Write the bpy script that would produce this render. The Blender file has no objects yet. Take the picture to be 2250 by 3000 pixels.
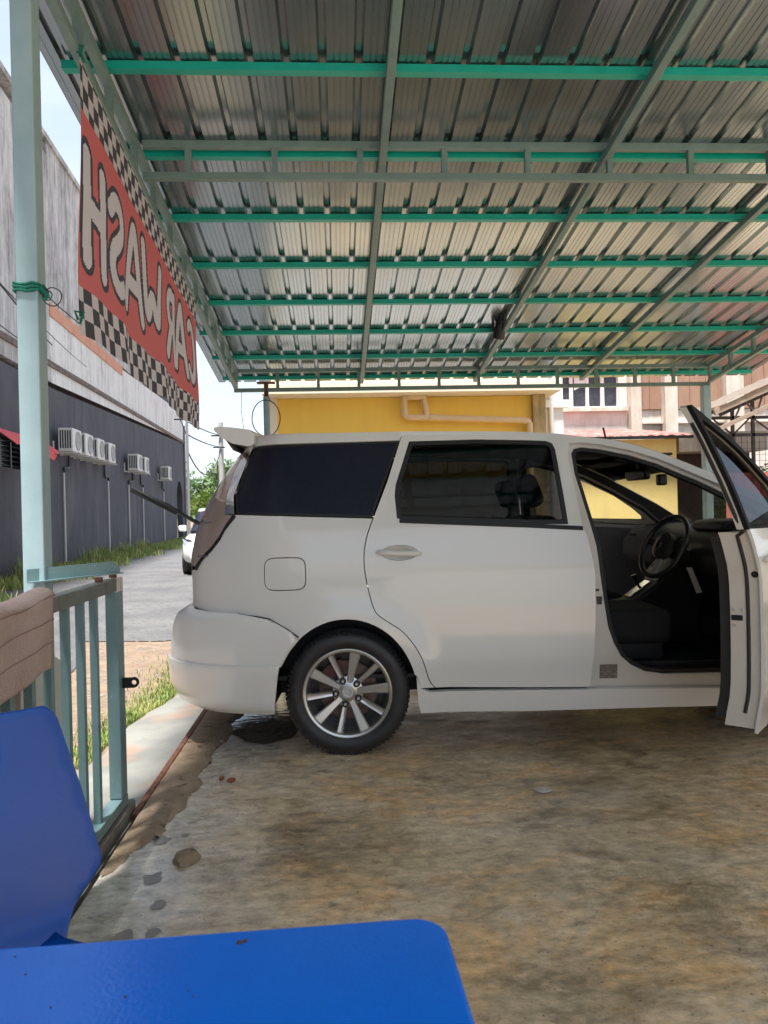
import bpy, bmesh, math, random
import numpy as np
from mathutils import Vector, Matrix, noise as mnoise
from mathutils.geometry import delaunay_2d_cdt
random.seed(7)
scene = bpy.context.scene
R = math.radians

# ------------------------------------------------------------------ camera
cam_data = bpy.data.cameras.new('camera'); cam = bpy.data.objects.new('camera', cam_data)
scene.collection.objects.link(cam); scene.camera = cam
cam_data.sensor_fit = 'VERTICAL'; cam_data.sensor_height = 36.0; cam_data.sensor_width = 27.0
cam_data.lens = 26.365; cam_data.clip_start = 0.05; cam_data.clip_end = 3000
YAW, ROLL = R(3.5), R(1.4)
fwd = Vector((math.sin(YAW), math.cos(YAW), 0)); r0 = Vector((math.cos(YAW), -math.sin(YAW), 0)); zz = Vector((0, 0, 1))
upv = zz*math.cos(ROLL) + r0*math.sin(ROLL); rtv = r0*math.cos(ROLL) - zz*math.sin(ROLL)
m = Matrix((rtv, upv, -fwd)).transposed().to_4x4(); m.translation = Vector((0, 0, 1.23)); cam.matrix_world = m
cam_data.dof.use_dof = True; cam_data.dof.focus_distance = 4.2; cam_data.dof.aperture_fstop = 11.0

# ------------------------------------------------------------------ world, sun, exposure
SUN_DIR = Vector((-0.12, -0.27, 0.95)).normalized()      # towards the sun
elev = math.asin(SUN_DIR.z)
world = bpy.data.worlds.new('World'); scene.world = world; world.use_nodes = True
wn = world.node_tree.nodes; wl = world.node_tree.links; wn.clear()
wout = wn.new('ShaderNodeOutputWorld'); bg = wn.new('ShaderNodeBackground'); sky = wn.new('ShaderNodeTexSky')
sky.sky_type = 'NISHITA'; sky.sun_disc = False; sky.sun_elevation = elev
sky.sun_rotation = math.atan2(SUN_DIR.x, SUN_DIR.y); sky.air_density = 1.0; sky.dust_density = 2.0
tc = wn.new('ShaderNodeTexCoord'); mp = wn.new('ShaderNodeMapping'); mp.inputs['Scale'].default_value = (1, 1, 2.6)
cn = wn.new('ShaderNodeTexNoise'); cn.inputs['Scale'].default_value = 2.6; cn.inputs['Detail'].default_value = 7; cn.inputs['Roughness'].default_value = .56
cr = wn.new('ShaderNodeValToRGB'); cr.color_ramp.elements[0].position = .38; cr.color_ramp.elements[1].position = .66
cr.color_ramp.elements[0].color = (.42, .42, .42, 1); cr.color_ramp.elements[1].color = (1, 1, 1, 1)
mix = wn.new('ShaderNodeMix'); mix.data_type = 'RGBA'
mix.inputs['B'].default_value = (2.75, 3.0, 3.4, 1)
wl.new(tc.outputs['Generated'], mp.inputs['Vector']); wl.new(mp.outputs['Vector'], cn.inputs['Vector'])
wl.new(cn.outputs['Fac'], cr.inputs['Fac']); wl.new(cr.outputs['Color'], mix.inputs['Factor'])
wl.new(sky.outputs['Color'], mix.inputs['A']); wl.new(mix.outputs['Result'], bg.inputs['Color'])
bg.inputs['Strength'].default_value = 0.12
wl.new(bg.outputs['Background'], wout.inputs['Surface'])
sl = bpy.data.lights.new('sun', 'SUN'); sl.energy = 4.5; sl.angle = R(7); sl.color = (1, .96, .9)
so = bpy.data.objects.new('sun', sl); scene.collection.objects.link(so)
so.rotation_euler = (-SUN_DIR).to_track_quat('-Z', 'Y').to_euler(); so.location = (-20, -40, 90)
scene.view_settings.view_transform = 'Standard'; scene.view_settings.look = 'None'
scene.view_settings.gamma = 1; scene.view_settings.use_curve_mapping = False
scene.view_settings.exposure = 1.55
scene.render.resolution_x = 768; scene.render.resolution_y = 1024
scene.render.engine = 'CYCLES'
scene.cycles.max_bounces = 10; scene.cycles.diffuse_bounces = 5; scene.cycles.transparent_max_bounces = 16

# ------------------------------------------------------------------ material helpers
MATS = {}
def rgb(h):
    h = h.lstrip('#'); v = [int(h[i:i+2], 16)/255 for i in (0, 2, 4)]
    return tuple(x/12.92 if x <= .04045 else ((x+.055)/1.055)**2.4 for x in v)
def pm(name, c1, c2=None, scale=6, rough=.6, metal=0, bump=0, bscale=None, coat=0, stretch=(1, 1, 1), spec=.5,
       lo=.35, hi=.65, rvar=0, world_co=False, detail=6, alpha=None, trans=0, sheen=0, c3=None, scale3=20, lo3=.6, hi3=.75):
    mt = bpy.data.materials.new(name); mt.use_nodes = True; nt = mt.node_tree; N = nt.nodes; L = nt.links
    b = N['Principled BSDF']; b.inputs['Base Color'].default_value = (*c1, 1)
    b.inputs['Roughness'].default_value = rough; b.inputs['Metallic'].default_value = metal
    b.inputs['Specular IOR Level'].default_value = spec
    b.inputs['Coat Weight'].default_value = coat; b.inputs['Coat Roughness'].default_value = .06
    if trans: b.inputs['Transmission Weight'].default_value = trans
    if sheen: b.inputs['Sheen Weight'].default_value = sheen
    if c2 is not None or bump or rvar:
        if world_co: co = N.new('ShaderNodeNewGeometry').outputs['Position']
        else: co = N.new('ShaderNodeTexCoord').outputs['Object']
        mpn = N.new('ShaderNodeMapping'); mpn.inputs['Scale'].default_value = stretch; L.new(co, mpn.inputs['Vector'])
        nz = N.new('ShaderNodeTexNoise'); nz.inputs['Scale'].default_value = scale; nz.inputs['Detail'].default_value = detail
        nz.inputs['Roughness'].default_value = .62; L.new(mpn.outputs['Vector'], nz.inputs['Vector'])
        if c2 is not None:
            rp = N.new('ShaderNodeValToRGB'); rp.color_ramp.elements[0].position = lo; rp.color_ramp.elements[1].position = hi
            rp.color_ramp.elements[0].color = (*c1, 1); rp.color_ramp.elements[1].color = (*c2, 1)
            L.new(nz.outputs['Fac'], rp.inputs['Fac']); last = rp.outputs['Color']
            if c3 is not None:
                n3 = N.new('ShaderNodeTexNoise'); n3.inputs['Scale'].default_value = scale3; n3.inputs['Detail'].default_value = 5
                L.new(mpn.outputs['Vector'], n3.inputs['Vector'])
                r3 = N.new('ShaderNodeValToRGB'); r3.color_ramp.elements[0].position = lo3; r3.color_ramp.elements[1].position = hi3
                L.new(n3.outputs['Fac'], r3.inputs['Fac'])
                mx = N.new('ShaderNodeMix'); mx.data_type = 'RGBA'; mx.inputs['B'].default_value = (*c3, 1)
                L.new(r3.outputs['Color'], mx.inputs['Factor']); L.new(last, mx.inputs['A']); last = mx.outputs['Result']
            L.new(last, b.inputs['Base Color'])
        if rvar:
            mr = N.new('ShaderNodeMapRange'); mr.inputs['From Min'].default_value = .3; mr.inputs['From Max'].default_value = .7
            mr.inputs['To Min'].default_value = rough-rvar; mr.inputs['To Max'].default_value = rough+rvar
            L.new(nz.outputs['Fac'], mr.inputs['Value']); L.new(mr.outputs['Result'], b.inputs['Roughness'])
        if bump:
            nb = N.new('ShaderNodeTexNoise'); nb.inputs['Scale'].default_value = bscale or scale*6; nb.inputs['Detail'].default_value = 4
            L.new(mpn.outputs['Vector'], nb.inputs['Vector'])
            bp = N.new('ShaderNodeBump'); bp.inputs['Strength'].default_value = bump; bp.inputs['Distance'].default_value = .02
            L.new(nb.outputs['Fac'], bp.inputs['Height']); L.new(bp.outputs['Normal'], b.inputs['Normal'])
    MATS[name] = mt; return mt
def glass(name, tint, through=.2, rough=.02, gl=.62):
    gcol = gl
    mt = bpy.data.materials.new(name); mt.use_nodes = True; nt = mt.node_tree; N = nt.nodes; L = nt.links
    N.remove(N['Principled BSDF']); out = N['Material Output']
    tr = N.new('ShaderNodeBsdfTransparent'); tr.inputs['Color'].default_value = tuple(t*through for t in tint)+(1,)
    gl = N.new('ShaderNodeBsdfGlossy'); gl.inputs['Roughness'].default_value = rough; gl.inputs['Color'].default_value = (gcol, gcol*1.03, gcol*1.1, 1)
    fr = N.new('ShaderNodeFresnel'); fr.inputs['IOR'].default_value = 1.45
    ms = N.new('ShaderNodeMixShader'); L.new(fr.outputs['Fac'], ms.inputs['Fac'])
    L.new(tr.outputs['BSDF'], ms.inputs[1]); L.new(gl.outputs['BSDF'], ms.inputs[2]); L.new(ms.outputs['Shader'], out.inputs['Surface'])
    MATS[name] = mt; return mt

# ------------------------------------------------------------------ object helpers
COL = scene.collection
def tag(o, label=None, cat=None, group=None, kind=None):
    if label: o['label'] = label
    if cat: o['category'] = cat
    if group: o['group'] = group
    if kind: o['kind'] = kind
    return o
def empty(name, loc=(0, 0, 0), rz=0, label=None, cat=None, group=None):
    o = bpy.data.objects.new(name, None); COL.objects.link(o); o.location = loc; o.rotation_euler = (0, 0, rz)
    o.empty_display_size = .1
    return tag(o, label, cat, group)
def link(name, me, mat, parent=None, smooth=False):
    if isinstance(mat, (list, tuple)):
        for x in mat: me.materials.append(x)
    elif mat is not None: me.materials.append(mat)
    o = bpy.data.objects.new(name, me); COL.objects.link(o); o.parent = parent
    if smooth:
        for p in me.polygons: p.use_smooth = True
    return o
class MB:
    """collects vertices and faces for one mesh object"""
    def __init__(s): s.v = []; s.f = []; s.mi = []
    def add(s, vs, fs, mi=0):
        k = len(s.v); s.v += [tuple(map(float, q)) for q in vs]; s.f += [tuple(i+k for i in f) for f in fs]; s.mi += [mi]*len(fs); return s
    def box(s, x0, x1, y0, y1, z0, z1, mi=0):
        return s.add([(x0, y0, z0), (x1, y0, z0), (x1, y1, z0), (x0, y1, z0), (x0, y0, z1), (x1, y0, z1), (x1, y1, z1), (x0, y1, z1)],
              [(3, 2, 1, 0), (4, 5, 6, 7), (0, 1, 5, 4), (1, 2, 6, 5), (2, 3, 7, 6), (3, 0, 4, 7)], mi)
    def bar(s, p, q, w, h, up=(0, 0, 1), mi=0):
        p = Vector(p); q = Vector(q); d = (q-p).normalized(); upv_ = Vector(up)
        sx = d.cross(upv_)
        if sx.length < 1e-4: sx = d.cross(Vector((0, 1, 0)))
        sx.normalize(); uz = sx.cross(d).normalized(); a = sx*w/2; b = uz*h/2
        return s.add([p-a-b, p+a-b, p+a+b, p-a+b, q-a-b, q+a-b, q+a+b, q-a+b],
              [(0, 1, 2, 3), (7, 6, 5, 4), (4, 5, 1, 0), (5, 6, 2, 1), (6, 7, 3, 2), (7, 4, 0, 3)], mi)
    def tube(s, pts, r, n=8, mi=0, closed=False):
        pts = [Vector(p) for p in pts]; k = len(s.v); m_ = len(pts); prev = None
        rs = r if isinstance(r, (list, tuple)) else [r]*m_
        for i, p in enumerate(pts):
            if closed: d = pts[(i+1) % m_]-pts[i-1]
            else: d = pts[min(i+1, m_-1)]-pts[max(i-1, 0)]
            d.normalize()
            if prev is None:
                a = d.orthogonal().normalized()
            else:
                a = prev-d*prev.dot(d)
                a = a.normalized() if a.length > 1e-6 else d.orthogonal().normalized()
            prev = a; b = d.cross(a)
            for j in range(n):
                t = 2*math.pi*j/n; s.v.append(tuple(p+(a*math.cos(t)+b*math.sin(t))*rs[i]))
        for i in range(m_ if closed else m_-1):
            i2 = (i+1) % m_
            for j in range(n):
                s.f.append((k+i*n+j, k+i*n+(j+1) % n, k+i2*n+(j+1) % n, k+i2*n+j)); s.mi.append(mi)
        if not closed:
            s.f.append(tuple(k+j for j in range(n))[::-1]); s.f.append(tuple(k+(m_-1)*n+j for j in range(n))); s.mi += [mi, mi]
        return s
    def lathe(s, prof, axis='z', n=32, c=(0, 0, 0), mi=0, closed=False):
        k = len(s.v); m_ = len(prof)
        for j in range(n):
            t = 2*math.pi*j/n; ca, sa = math.cos(t), math.sin(t)
            for r_, h in prof:
                if axis == 'z': q = (r_*ca, r_*sa, h)
                elif axis == 'y': q = (r_*ca, h, r_*sa)
                else: q = (h, r_*ca, r_*sa)
                s.v.append((q[0]+c[0], q[1]+c[1], q[2]+c[2]))
        for j in range(n):
            j2 = (j+1) % n
            for i in range(m_ if closed else m_-1):
                i2 = (i+1) % m_
                s.f.append((k+j*m_+i, k+j2*m_+i, k+j2*m_+i2, k+j*m_+i2)); s.mi.append(mi)
        return s
    def prism(s, poly, y0, y1, mi=0):
        """poly in (x,z), extruded along y"""
        n = len(poly); v = [(x, y0, z) for x, z in poly]+[(x, y1, z) for x, z in poly]
        f = [tuple(range(n)), tuple(range(2*n-1, n-1, -1))]+[(i+n, (i+1) % n+n, (i+1) % n, i) for i in range(n)]
        return s.add(v, f, mi)
    def grid(s, P, mi=0, flip=False):
        """P[row][col] points"""
        k = len(s.v); nr, nc = len(P), len(P[0])
        for row in P:
            for q in row: s.v.append(tuple(map(float, q)))
        for i in range(nr-1):
            for j in range(nc-1):
                f = (k+i*nc+j, k+i*nc+j+1, k+(i+1)*nc+j+1, k+(i+1)*nc+j)
                s.f.append(f[::-1] if flip else f); s.mi.append(mi)
        return s
    def mesh(s, name):
        me = bpy.data.meshes.new(name); me.from_pydata(s.v, [], s.f); me.update()
        if any(s.mi): me.polygons.foreach_set('material_index', s.mi)
        return me
    def build(s, name, mat, parent=None, smooth=False, bevel=0, fixn=True, seg=2, sub=0, solid=0, soff=-1):
        me = s.mesh(name)
        if fixn:
            bm = bmesh.new(); bm.from_mesh(me); bmesh.ops.recalc_face_normals(bm, faces=bm.faces); bm.to_mesh(me); bm.free()
        o = link(name, me, mat, parent, smooth)
        if solid: md = o.modifiers.new('solid', 'SOLIDIFY'); md.thickness = solid; md.offset = soff
        if bevel:
            md = o.modifiers.new('bevel', 'BEVEL'); md.width = bevel; md.segments = seg; md.limit_method = 'ANGLE'; md.angle_limit = R(35)
            md.harden_normals = False
        if sub: md = o.modifiers.new('sub', 'SUBSURF'); md.levels = sub; md.render_levels = sub
        if smooth and not sub:
            try: me.set_sharp_from_angle(angle=R(40))
            except Exception: pass
        return o
def copy_obj(o, parent=None, loc=None):
    c = o.copy(); COL.objects.link(c); c.parent = parent
    if loc is not None: c.location = loc
    return c
def copy_tree(o, parent=None):
    c = o.copy(); COL.objects.link(c); c.parent = parent
    for ch in list(o.children): copy_tree(ch, c)
    return c
def chaikin(pts, it=2, closed=True):
    for _ in range(it):
        out = []; n = len(pts)
        rng = range(n) if closed else range(n-1)
        if not closed: out.append(pts[0])
        for i in rng:
            a, b = pts[i], pts[(i+1) % n]
            out.append(tuple(.75*a[k]+.25*b[k] for k in range(len(a)))); out.append(tuple(.25*a[k]+.75*b[k] for k in range(len(a))))
        if not closed: out.append(pts[-1])
        pts = out
    return pts
def dens(poly, step, closed=True):
    out = []; n = len(poly)
    for i in range(n if closed else n-1):
        a = poly[i]; b = poly[(i+1) % n]; d = math.dist(a, b); k = max(1, int(math.ceil(d/step)))
        for j in range(k): out.append(tuple(a[t]+(b[t]-a[t])*j/k for t in range(len(a))))
    if not closed: out.append(poly[-1])
    return out
def inpoly(x, y, P):
    c = False; n = len(P); j = n-1
    for i in range(n):
        xi, yi = P[i]; xj, yj = P[j]
        if (yi > y) != (yj > y) and x < (xj-xi)*(y-yi)/(yj-yi)+xi: c = not c
        j = i
    return c
def poly_off(P, d):
    """shrink (d>0) a polygon by d"""
    n = len(P); area = sum(P[i][0]*P[(i+1) % n][1]-P[(i+1) % n][0]*P[i][1] for i in range(n))
    sg = 1 if area > 0 else -1; out = []
    for i in range(n):
        a, b, c = P[i-1], P[i], P[(i+1) % n]
        e1 = Vector((b[0]-a[0], b[1]-a[1])); e2 = Vector((c[0]-b[0], c[1]-b[1]))
        if e1.length < 1e-7 or e2.length < 1e-7: out.append(b); continue
        e1.normalize(); e2.normalize(); n1 = Vector((-e1.y, e1.x))*sg; n2 = Vector((-e2.y, e2.x))*sg
        m_ = n1+n2
        if m_.length < .2: m_ = n1
        m_.normalize(); k = d/max(.45, m_.dot(n1)); out.append((b[0]+m_.x*k, b[1]+m_.y*k))
    return out
def tri_region(outer, holes=(), step=.035):
    """constrained triangulation of a 2-D region -> verts, tris"""
    loops = [dens(outer, step)]+[dens(h, step) for h in holes]
    V = []; E = []
    for L_ in loops:
        k = len(V); V += [Vector(p) for p in L_]; E += [(k+i, k+(i+1) % len(L_)) for i in range(len(L_))]
    B = np.array([tuple(p) for p in V])
    xs = [p[0] for p in loops[0]]; ys = [p[1] for p in loops[0]]
    y = min(ys)+step*.5; r_ = 0
    while y < max(ys):
        x = min(xs)+step*(.5 if r_ % 2 else .25)
        while x < max(xs):
            if inpoly(x, y, loops[0]) and not any(inpoly(x, y, h) for h in loops[1:]):
                if np.min((B[:, 0]-x)**2+(B[:, 1]-y)**2) > (step*.5)**2: V.append(Vector((x, y)))
            x += step
        y += step*.9; r_ += 1
    res = delaunay_2d_cdt(V, E, [], 0, 1e-6)
    vo = [(p.x, p.y) for p in res[0]]; T = []
    for t in res[2]:
        cx = sum(vo[i][0] for i in t)/3; cy = sum(vo[i][1] for i in t)/3
        if inpoly(cx, cy, loops[0]) and not any(inpoly(cx, cy, h) for h in loops[1:]):
            a, b, c = (vo[i] for i in t)
            ar = (b[0]-a[0])*(c[1]-a[1])-(b[1]-a[1])*(c[0]-a[0])
            if abs(ar) < 4e-6: continue
            if ar < 0: t = (t[0], t[2], t[1])
            T.append(tuple(t))
    return vo, T
def sstep(x, a, b):
    t = min(1, max(0, (x-a)/(b-a))); return t*t*(3-2*t)
# ------------------------------------------------------------------ materials
STEEL = pm('painted_steel', (.15, .235, .225), (.19, .275, .26), scale=9, rough=.45, bump=.04, bscale=60)
POSTM = pm('post_paint', (.30, .43, .47), (.35, .48, .52), scale=7, rough=.42, bump=.03, bscale=50, c3=(.6, .65, .66), scale3=60, lo3=.72, hi3=.76)
FENCEM = pm('fence_paint', (.13, .225, .245), (.165, .265, .28), scale=8, rough=.42, bump=.04, bscale=60, c3=(.55, .62, .62), scale3=45, lo3=.73, hi3=.77)
FENCEWORN = pm('worn_rail_paint', (.12, .12, .11), (.17, .20, .19), scale=12, rough=.6, bump=.2, bscale=60, c3=(.2, .09, .05), scale3=18, lo3=.6, hi3=.7)
TEAL = pm('teal_primer', (.0, .37, .28), (.005, .41, .32), scale=8, rough=.4)
SHEET = pm('zinc_sheet', (.33, .385, .415), (.39, .44, .46), scale=1.5, rough=.20, metal=.93, rvar=.06, stretch=(1.5, .5, 1), world_co=True)
RUST = pm('rust', (.10, .035, .02), (.20, .09, .05), scale=20, rough=.8, bump=.3)
BLACK = pm('black_plastic', (.012, .012, .013), rough=.4)
RUBBER = pm('rubber', (.014, .014, .015), rough=.6)
WHITEP = pm('white_plastic', (.72, .72, .70), (.62, .62, .60), scale=4, rough=.45)
ROPE = pm('green_rope', (.0, .14, .09), (.0, .2, .13), scale=60, rough=.7, bump=.3)
WIRE = pm('wire', (.03, .03, .03), rough=.6)

def concrete_floor_mat():
    mt = bpy.data.materials.new('stained_wet_concrete'); mt.use_nodes = True; nt = mt.node_tree; N = nt.nodes; L = nt.links
    b = N['Principled BSDF']; g = N.new('ShaderNodeNewGeometry')
    def nz(scale, stretch=(1, 1, 1), detail=6, rough=.6, off=(0, 0, 0), dist=0):
        mp_ = N.new('ShaderNodeMapping'); mp_.inputs['Scale'].default_value = stretch; mp_.inputs['Location'].default_value = off
        L.new(g.outputs['Position'], mp_.inputs['Vector'])
        n = N.new('ShaderNodeTexNoise'); n.inputs['Scale'].default_value = scale; n.inputs['Detail'].default_value = detail
        n.inputs['Roughness'].default_value = rough; n.inputs['Distortion'].default_value = dist; L.new(mp_.outputs['Vector'], n.inputs['Vector']); return n.outputs['Fac']
    def ramp(fac, stops):
        r_ = N.new('ShaderNodeValToRGB'); e = r_.color_ramp.elements
        while len(e) < len(stops): e.new(.5)
        for el, (p, c) in zip(e, stops): el.position = p; el.color = (*c, 1) if len(c) == 3 else c
        L.new(fac, r_.inputs['Fac']); return r_.outputs['Color']
    def mixc(fac, a, c):
        x = N.new('ShaderNodeMix'); x.data_type = 'RGBA'
        L.new(fac, x.inputs['Factor'])
        for key, val in (('A', a), ('B', c)):
            if isinstance(val, tuple): x.inputs[key].default_value = (*val, 1)
            else: L.new(val, x.inputs[key])
        return x.outputs['Result']
    w0, w1 = (0, 0, 0), (1, 1, 1)
    base = ramp(nz(1.6, (.9, 1.25, 1), 9, .68, dist=.5), [(.3, (.25, .185, .11)), (.44, (.46, .36, .235)), (.58, (.60, .485, .34)), (.75, (.54, .47, .37))])
    ochre = ramp(nz(2.2, (.85, 1.3, 1), 9, .72, (5, 2, 0), .6), [(.50, w0), (.62, (.9, .9, .9))])
    c = mixc(ochre, base, (.64, .42, .21))
    grey = ramp(nz(1.3, (.8, 1.4, 1), 6, .6, (1, 9, 0), .5), [(.52, w0), (.66, (.45, .45, .45))])
    c = mixc(grey, c, (.42, .415, .385))
    dark = ramp(nz(2.0, (.85, 1.25, 1), 9, .74, (12, 3, 0), .5), [(.52, w0), (.66, (.8, .8, .8))])
    c = mixc(dark, c, (.14, .105, .07))
    # strip beside the threshold, paled to paint in sky reflection on wet concrete (x < -0.35)
    sx = N.new('ShaderNodeSeparateXYZ'); L.new(g.outputs['Position'], sx.inputs['Vector'])
    wob = N.new('ShaderNodeMath'); wob.operation = 'MULTIPLY_ADD'; L.new(nz(2.2, off=(3, 3, 0)), wob.inputs[0]); wob.inputs[1].default_value = .7; L.new(sx.outputs['X'], wob.inputs[2])
    edge = N.new('ShaderNodeMapRange'); edge.inputs['From Min'].default_value = .12; edge.inputs['From Max'].default_value = -.35
    L.new(wob.outputs[0], edge.inputs['Value'])
    c = mixc(edge.outputs['Result'], c, ramp(nz(5, off=(1, 4, 0)), [(.35, (.42, .39, .34)), (.7, (.56, .55, .52))]))
    cr1 = ramp(nz(7, (.8, 1.3, 1), 10, .8, (3, 1, 0), 1.2), [(.57, w0), (.62, (.6, .6, .6))]); c = mixc(cr1, c, (.20, .15, .10))
    cr2 = ramp(nz(9, (.8, 1.3, 1), 10, .8, (8, 5, 0), 1.), [(.57, w0), (.63, (.6, .6, .6))]); c = mixc(cr2, c, (.66, .50, .33))
    speck = ramp(nz(70, detail=3, rough=.5), [(.66, w0), (.72, (.85, .85, .85))]); c = mixc(speck, c, (.05, .042, .035))
    pale = ramp(nz(38, detail=2, rough=.5, off=(7, 7, 0)), [(.74, w0), (.77, w1)]); c = mixc(pale, c, (.42, .38, .32))
    fine = ramp(nz(16, (.8, 1.3, 1), 9, .75), [(.34, (.66, .63, .58)), (.66, (1.62, 1.60, 1.55))])
    mu = N.new('ShaderNodeMix'); mu.data_type = 'RGBA'; mu.blend_type = 'MULTIPLY'; mu.inputs['Factor'].default_value = 1
    L.new(c, mu.inputs['A']); L.new(fine, mu.inputs['B']); L.new(mu.outputs['Result'], b.inputs['Base Color'])
    rr = N.new('ShaderNodeMapRange'); rr.inputs['From Min'].default_value = .36; rr.inputs['From Max'].default_value = .62
    rr.inputs['To Min'].default_value = .09; rr.inputs['To Max'].default_value = .5; L.new(nz(1.7, (.8, 1.3, 1), 5, .6, (4, 8, 0), .5), rr.inputs['Value'])
    wet = N.new('ShaderNodeMapRange'); wet.inputs['From Min'].default_value = .40; wet.inputs['From Max'].default_value = .52; L.new(nz(2.4, off=(2, 6, 0)), wet.inputs['Value'])
    we = N.new('ShaderNodeMath'); we.operation = 'MULTIPLY'; L.new(wet.outputs['Result'], we.inputs[0]); L.new(edge.outputs['Result'], we.inputs[1])
    rw = N.new('ShaderNodeMix'); rw.inputs['B'].default_value = .05; L.new(we.outputs[0], rw.inputs['Factor']); L.new(rr.outputs['Result'], rw.inputs['A']); L.new(rw.outputs['Result'], b.inputs['Roughness']); b.inputs['Specular IOR Level'].default_value = .35
    bp = N.new('ShaderNodeBump'); bp.inputs['Strength'].default_value = .12; bp.inputs['Distance'].default_value = .010
    L.new(nz(22, detail=6, rough=.7), bp.inputs['Height'])
    bp2 = N.new('ShaderNodeBump'); bp2.inputs['Strength'].default_value = .10; bp2.inputs['Distance'].default_value = .03
    L.new(nz(4, (.8, 1.4, 1), detail=3), bp2.inputs['Height']); L.new(bp.outputs['Normal'], bp2.inputs['Normal'])
    L.new(bp2.outputs['Normal'], b.inputs['Normal'])
    return mt
FLOORM = concrete_floor_mat()
APRON = pm('apron_concrete', (.145, .148, .138), (.205, .205, .19), scale=3, rough=.55, bump=.15, bscale=25, world_co=True, rvar=.2, c3=(.27, .17, .11), scale3=1.6, lo3=.53, hi3=.66)
SAND = pm('sand', (.155, .108, .076), (.225, .165, .12), scale=5, rough=.95, bump=.5, bscale=50, world_co=True, c3=(.13, .11, .09), scale3=9, lo3=.55, hi3=.66)
ROAD = pm('asphalt', (.085, .085, .09), (.125, .125, .128), scale=1.2, rough=.75, bump=.5, bscale=60, world_co=True, rvar=.15, c3=(.05, .05, .055), scale3=14, lo3=.56, hi3=.66)
CRUST = pm('mortar_crust', (.25, .18, .115), (.34, .26, .18), scale=12, rough=.8, bump=.6, bscale=70, world_co=True, c3=(.10, .07, .045), scale3=14, lo3=.6, hi3=.7)

# ------------------------------------------------------------------ ground
def flat(name, pts, z, mat, **k):
    mb = MB(); mb.add([(x, y, z) for x, y in pts], [tuple(range(len(pts)))]); o = mb.build(name, mat, fixn=False); tag(o, kind='structure', **k); return o
flat('ground', [(-400, -400), (400, -400), (400, 400), (-400, 400)], -.075, SAND)
ROADP = dens([(-6.0, -30), (-2.3, -30), (-2.3, 6.6), (-2.75, 8.15), (-1.85, 7.9), (-.9, 8.9), (-.9, 12), (-3.2, 60), (-8, 140), (-22, 140), (-6.6, 28)], .35)
ROADP = [(x+.16*mnoise.noise((x*1.3, y*1.3, 0)), y+.16*mnoise.noise((x*1.3, y*1.3, 5))) if y < 14 and x > -4 else (x, y) for x, y in ROADP]
vo, T = tri_region(ROADP, (), 8.); mb = MB(); mb.add([(x, y, -.066) for x, y in vo], T); tag(mb.build('road', ROAD, fixn=False), kind='structure')
flat('bounce_ground', [(-2.3, -30), (9, -30), (9, -2.15), (-2.3, -2.15)], -.058, pm('bounce_grey', (.30, .30, .29), (.36, .36, .35), scale=2, rough=.8, world_co=True))  # unseen grey sheet behind the camera, added to neutralise warm bounce light
mb = MB(); nx, ny = 30, 40
P = [[(-.85+9.2*i/nx, -2.2+12.6*j/ny, 0.0) for i in range(nx+1)] for j in range(ny+1)]
mb.grid(P); k = len(mb.v)
mb.add([(-.85, -2.2, 0), (-.85, 10.4, 0), (-.85, 10.4, -.12), (-.85, -2.2, -.12)], [(0, 1, 2, 3)])
floor = tag(mb.build('concrete_floor', FLOORM, fixn=False), kind='structure')
ap = [(-.875, 2.3), (-.875, 9.2), (-1.0, 9.2), (-1.05, 6.6), (-1.14, 5.9), (-1.17, 5.36), (-1.27, 5.0), (-1.33, 4.62), (-1.30, 4.2), (-1.36, 3.9), (-1.4, 2.3)]
mb = MB(); n = len(ap)
ap2 = dens(ap, .12); ap2 = [(x+(random.uniform(-.02, .02) if x < -.9 else 0), y) for x, y in ap2]; n = len(ap2)
vo, T = tri_region(ap2, (), .15)
mb.add([(x, y, -.012-.09*max(0, (-.88-x))) for x, y in vo], T)
mb.add([(x, y, -.012-.09*max(0, (-.88-x))) for x, y in ap2]+[(x, y, -.1) for x, y in ap2], [(i, i+n, (i+1) % n+n, (i+1) % n) for i in range(n)])
tag(mb.build('apron', APRON, fixn=False), kind='structure')
# rusty threshold angle between apron and floor
mb = MB(); mb.box(-.882, -.855, 3.15, 8.9, -.05, .010); mb.box(-.855, -.847, 3.15, 8.9, -.05, .006)
tag(mb.build('threshold_strip', RUST, bevel=.002), 'rusty brown steel edging strip between the floor and the apron', 'edging')
# crumbled mortar crust along the strip
edge = [(-.845, 2.62), (-.80, 2.70), (-.77, 2.86), (-.70, 2.95), (-.715, 3.10), (-.67, 3.2), (-.69, 3.35), (-.64, 3.47), (-.70, 3.62), (-.655, 3.8), (-.69, 3.95), (-.64, 4.12), (-.62, 4.3), (-.66, 4.5), (-.60, 4.7), (-.63, 4.95), (-.68, 5.2), (-.845, 5.3)]
edge = chaikin(edge, 1, False); edge = [(x+.018*mnoise.noise((x*30, y*30, 1)), y) if x > -.84 else (x, y) for x, y in dens(edge, .03, False)]
vo, T = tri_region(edge, (), .03)
nb_ = len(edge)
def crz(x, y):
    dmin = min(math.hypot(x-a, y-b_) for a, b_ in edge if a > -.84); return .002+.013*sstep(dmin, 0, .02)+.006*mnoise.noise((x*14, y*14, 0))*sstep(dmin, 0, .05)
mb = MB(); mb.add([(x, y, crz(x, y)) for x, y in vo], T)
tag(mb.build('mortar_crust', CRUST, smooth=True, fixn=False), 'sandy brown crumbled mortar crust beside the rusty strip', 'crust')

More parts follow.
